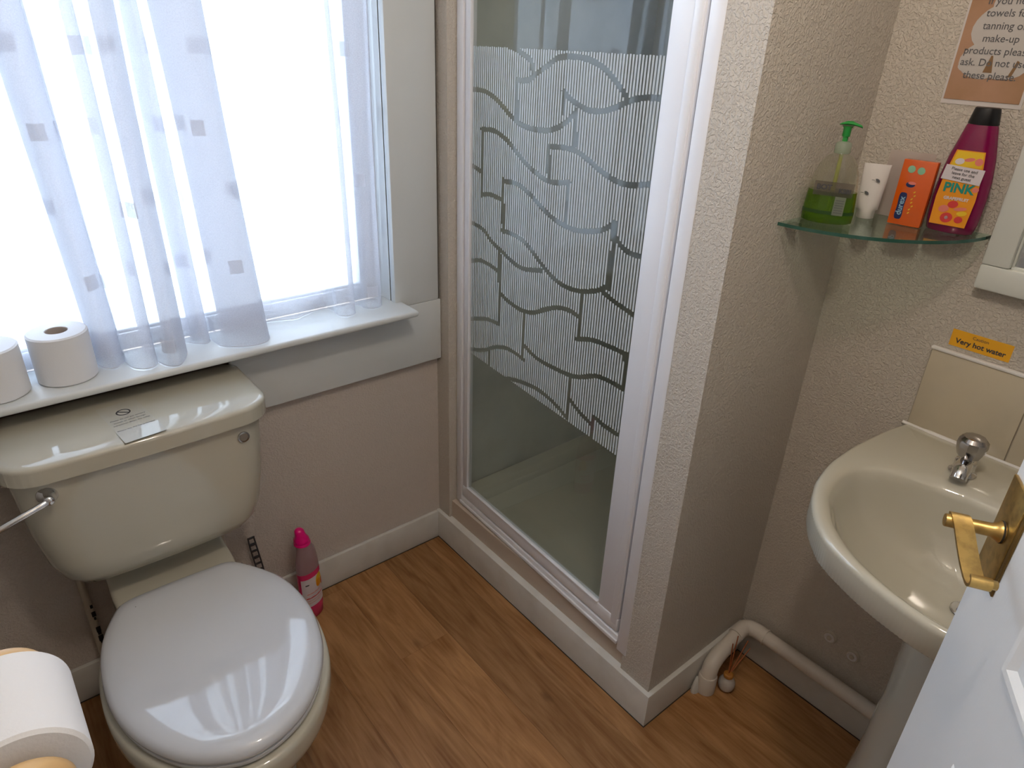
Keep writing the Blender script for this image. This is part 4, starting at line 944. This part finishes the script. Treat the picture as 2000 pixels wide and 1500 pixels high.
wl = poly_print([(0, [(-.0325, .0895), (.0275, .0855), (.0290, .1105), (-.0295, .1135)], .0008)], 'paper_notice', ['labelwhite'], GM, gbd); wl['label'] = 'white paper notice stuck across the label'
lettering('Please use and\nleave for the\nnext guest', .0068, 'ink', GM @ Matrix.Translation((-.001, .1, .0012)) @ Matrix.Rotation(-.055, 4, 'Z'), gbd, bold=.00008, lead=1.0)

# ================================================================ WALL SIGNS AND MIRROR
RW = frame3((XR - .0008, 0, 0), (0, -1, 0), (0, 0, 1))     # x = towards picture right, y = up, z = out of the wall
def rw(y_, z_, l_=0): return RW @ Matrix.Translation((-y_, z_, l_))
ys = box('warning_sticker', (XR - .0007, -1.243, 1.0155), (XR - .0001, -1.1415, 1.0475), 'yellow', None)
tag(ys, 'orange-yellow sticker warning of very hot water above the basin tiles', 'sticker')
lettering('Caution', .0085, 'ink', rw(-1.1905, 1.0400, .0004), ys)
lettering('Very hot water', .0135, 'ink', rw(-1.193, 1.0270, .0004), ys, bold=.00035)
po = box('poster', (XR - .0010, -1.1265, 1.4285), (XR - .0001, -1.002, 1.64), 'paperwhite', None)
tag(po, 'tan paper notice about towels on the wall above the shelf', 'poster')
rr_ = [(0, rect(-.0585, -.100, .0585, .1), 0), (1, rect(-.030, .052, .0585, .1), .0002)]
for cx, cy, rx, ry, r_, mi in ((-.016, -.045, .034, .030, .2, 2), (-.010, .000, .034, .036, .5, 2), (.006, .03, .030, .035, .1, 2), (.030, -.035, .030, .040, -.4, 2), (.034, .02, .024, .05, .0, 2), (-.028, -.055, .022, .012, 0, 2), (.020, -.060, .022, .012, .2, 2)):
    rr_.append((mi, blob(cx, cy + .008, rx, ry, 22, r_, .05), .0004 + .00002 * len(rr_)))
rr_ += [(1, [(-.004, -.030), (-.001, -.031), (.004, -.056), (-.010, -.056)], .0009), (1, [(.036, -.036), (.040, -.038), (.034, -.06), (.028, -.062)], .0009)]
PM = rw(-1.064, 1.536, .0012)
poly_print(rr_, 'printed_picture', ['posterbg', 'posterbrown', 'posterwhite'], PM, po)
for tx, yy in (('If you need', .043), ('towels for', .0255), ('tanning or', .007), ('make-up', -.0115), ('products please', -.0300), ('ask. Do not use', -.0475), ('these please.', -.067)):
    lettering(tx, .0157, 'ink_soft', PM @ Matrix.Translation((.002, yy + .006, .0010)), po, bold=.0001)
mi_ = thing('wall_mirror', 'white-framed wall mirror beside the glass shelf', 'mirror', (XR, -1.40, 1.136))
def mfr(name, y0, y1, z0, z1): 
    return box(name, (XR - .024, y0, z0), (XR - .0002, y1, z1), 'mirror_frame', mi_, bevel=.004)
mfr('frame_rail', -1.65, -1.1535, 1.136, 1.180); mfr('frame_rail', -1.65, -1.1535, 1.706, 1.75)
mfr('frame_stile', -1.1975, -1.1535, 1.180, 1.706); mfr('frame_stile', -1.65, -1.606, 1.180, 1.706)
box('mirror_plate', (XR - .010, -1.606, 1.180), (XR - .004, -1.1975, 1.706), 'mirror', mi_)
for a, b_ in (((XR - .0145, -1.6065, 1.179), (XR - .010, -1.1975, 1.184)), ((XR - .0145, -1.2015, 1.184), (XR - .010, -1.1975, 1.706))): box('inner_bead', a, b_, 'mirror_frame', mi_, bevel=.001)

# ceiling lamp above, out of the picture
lm = lathe('ceiling_lamp', (-.60, -1.32, 2.245), [(.02, 0), (.09, .012), (.125, .045), (.13, .08), (.12, .112)], 'lamp', None, n=40, smooth=60)
tag(lm, 'round opal glass ceiling lamp', 'ceiling lamp')
lathe('lamp_base', (-.60, -1.32, 2.345), [(.135, 0), (.135, .015)], 'white', lm, n=40)
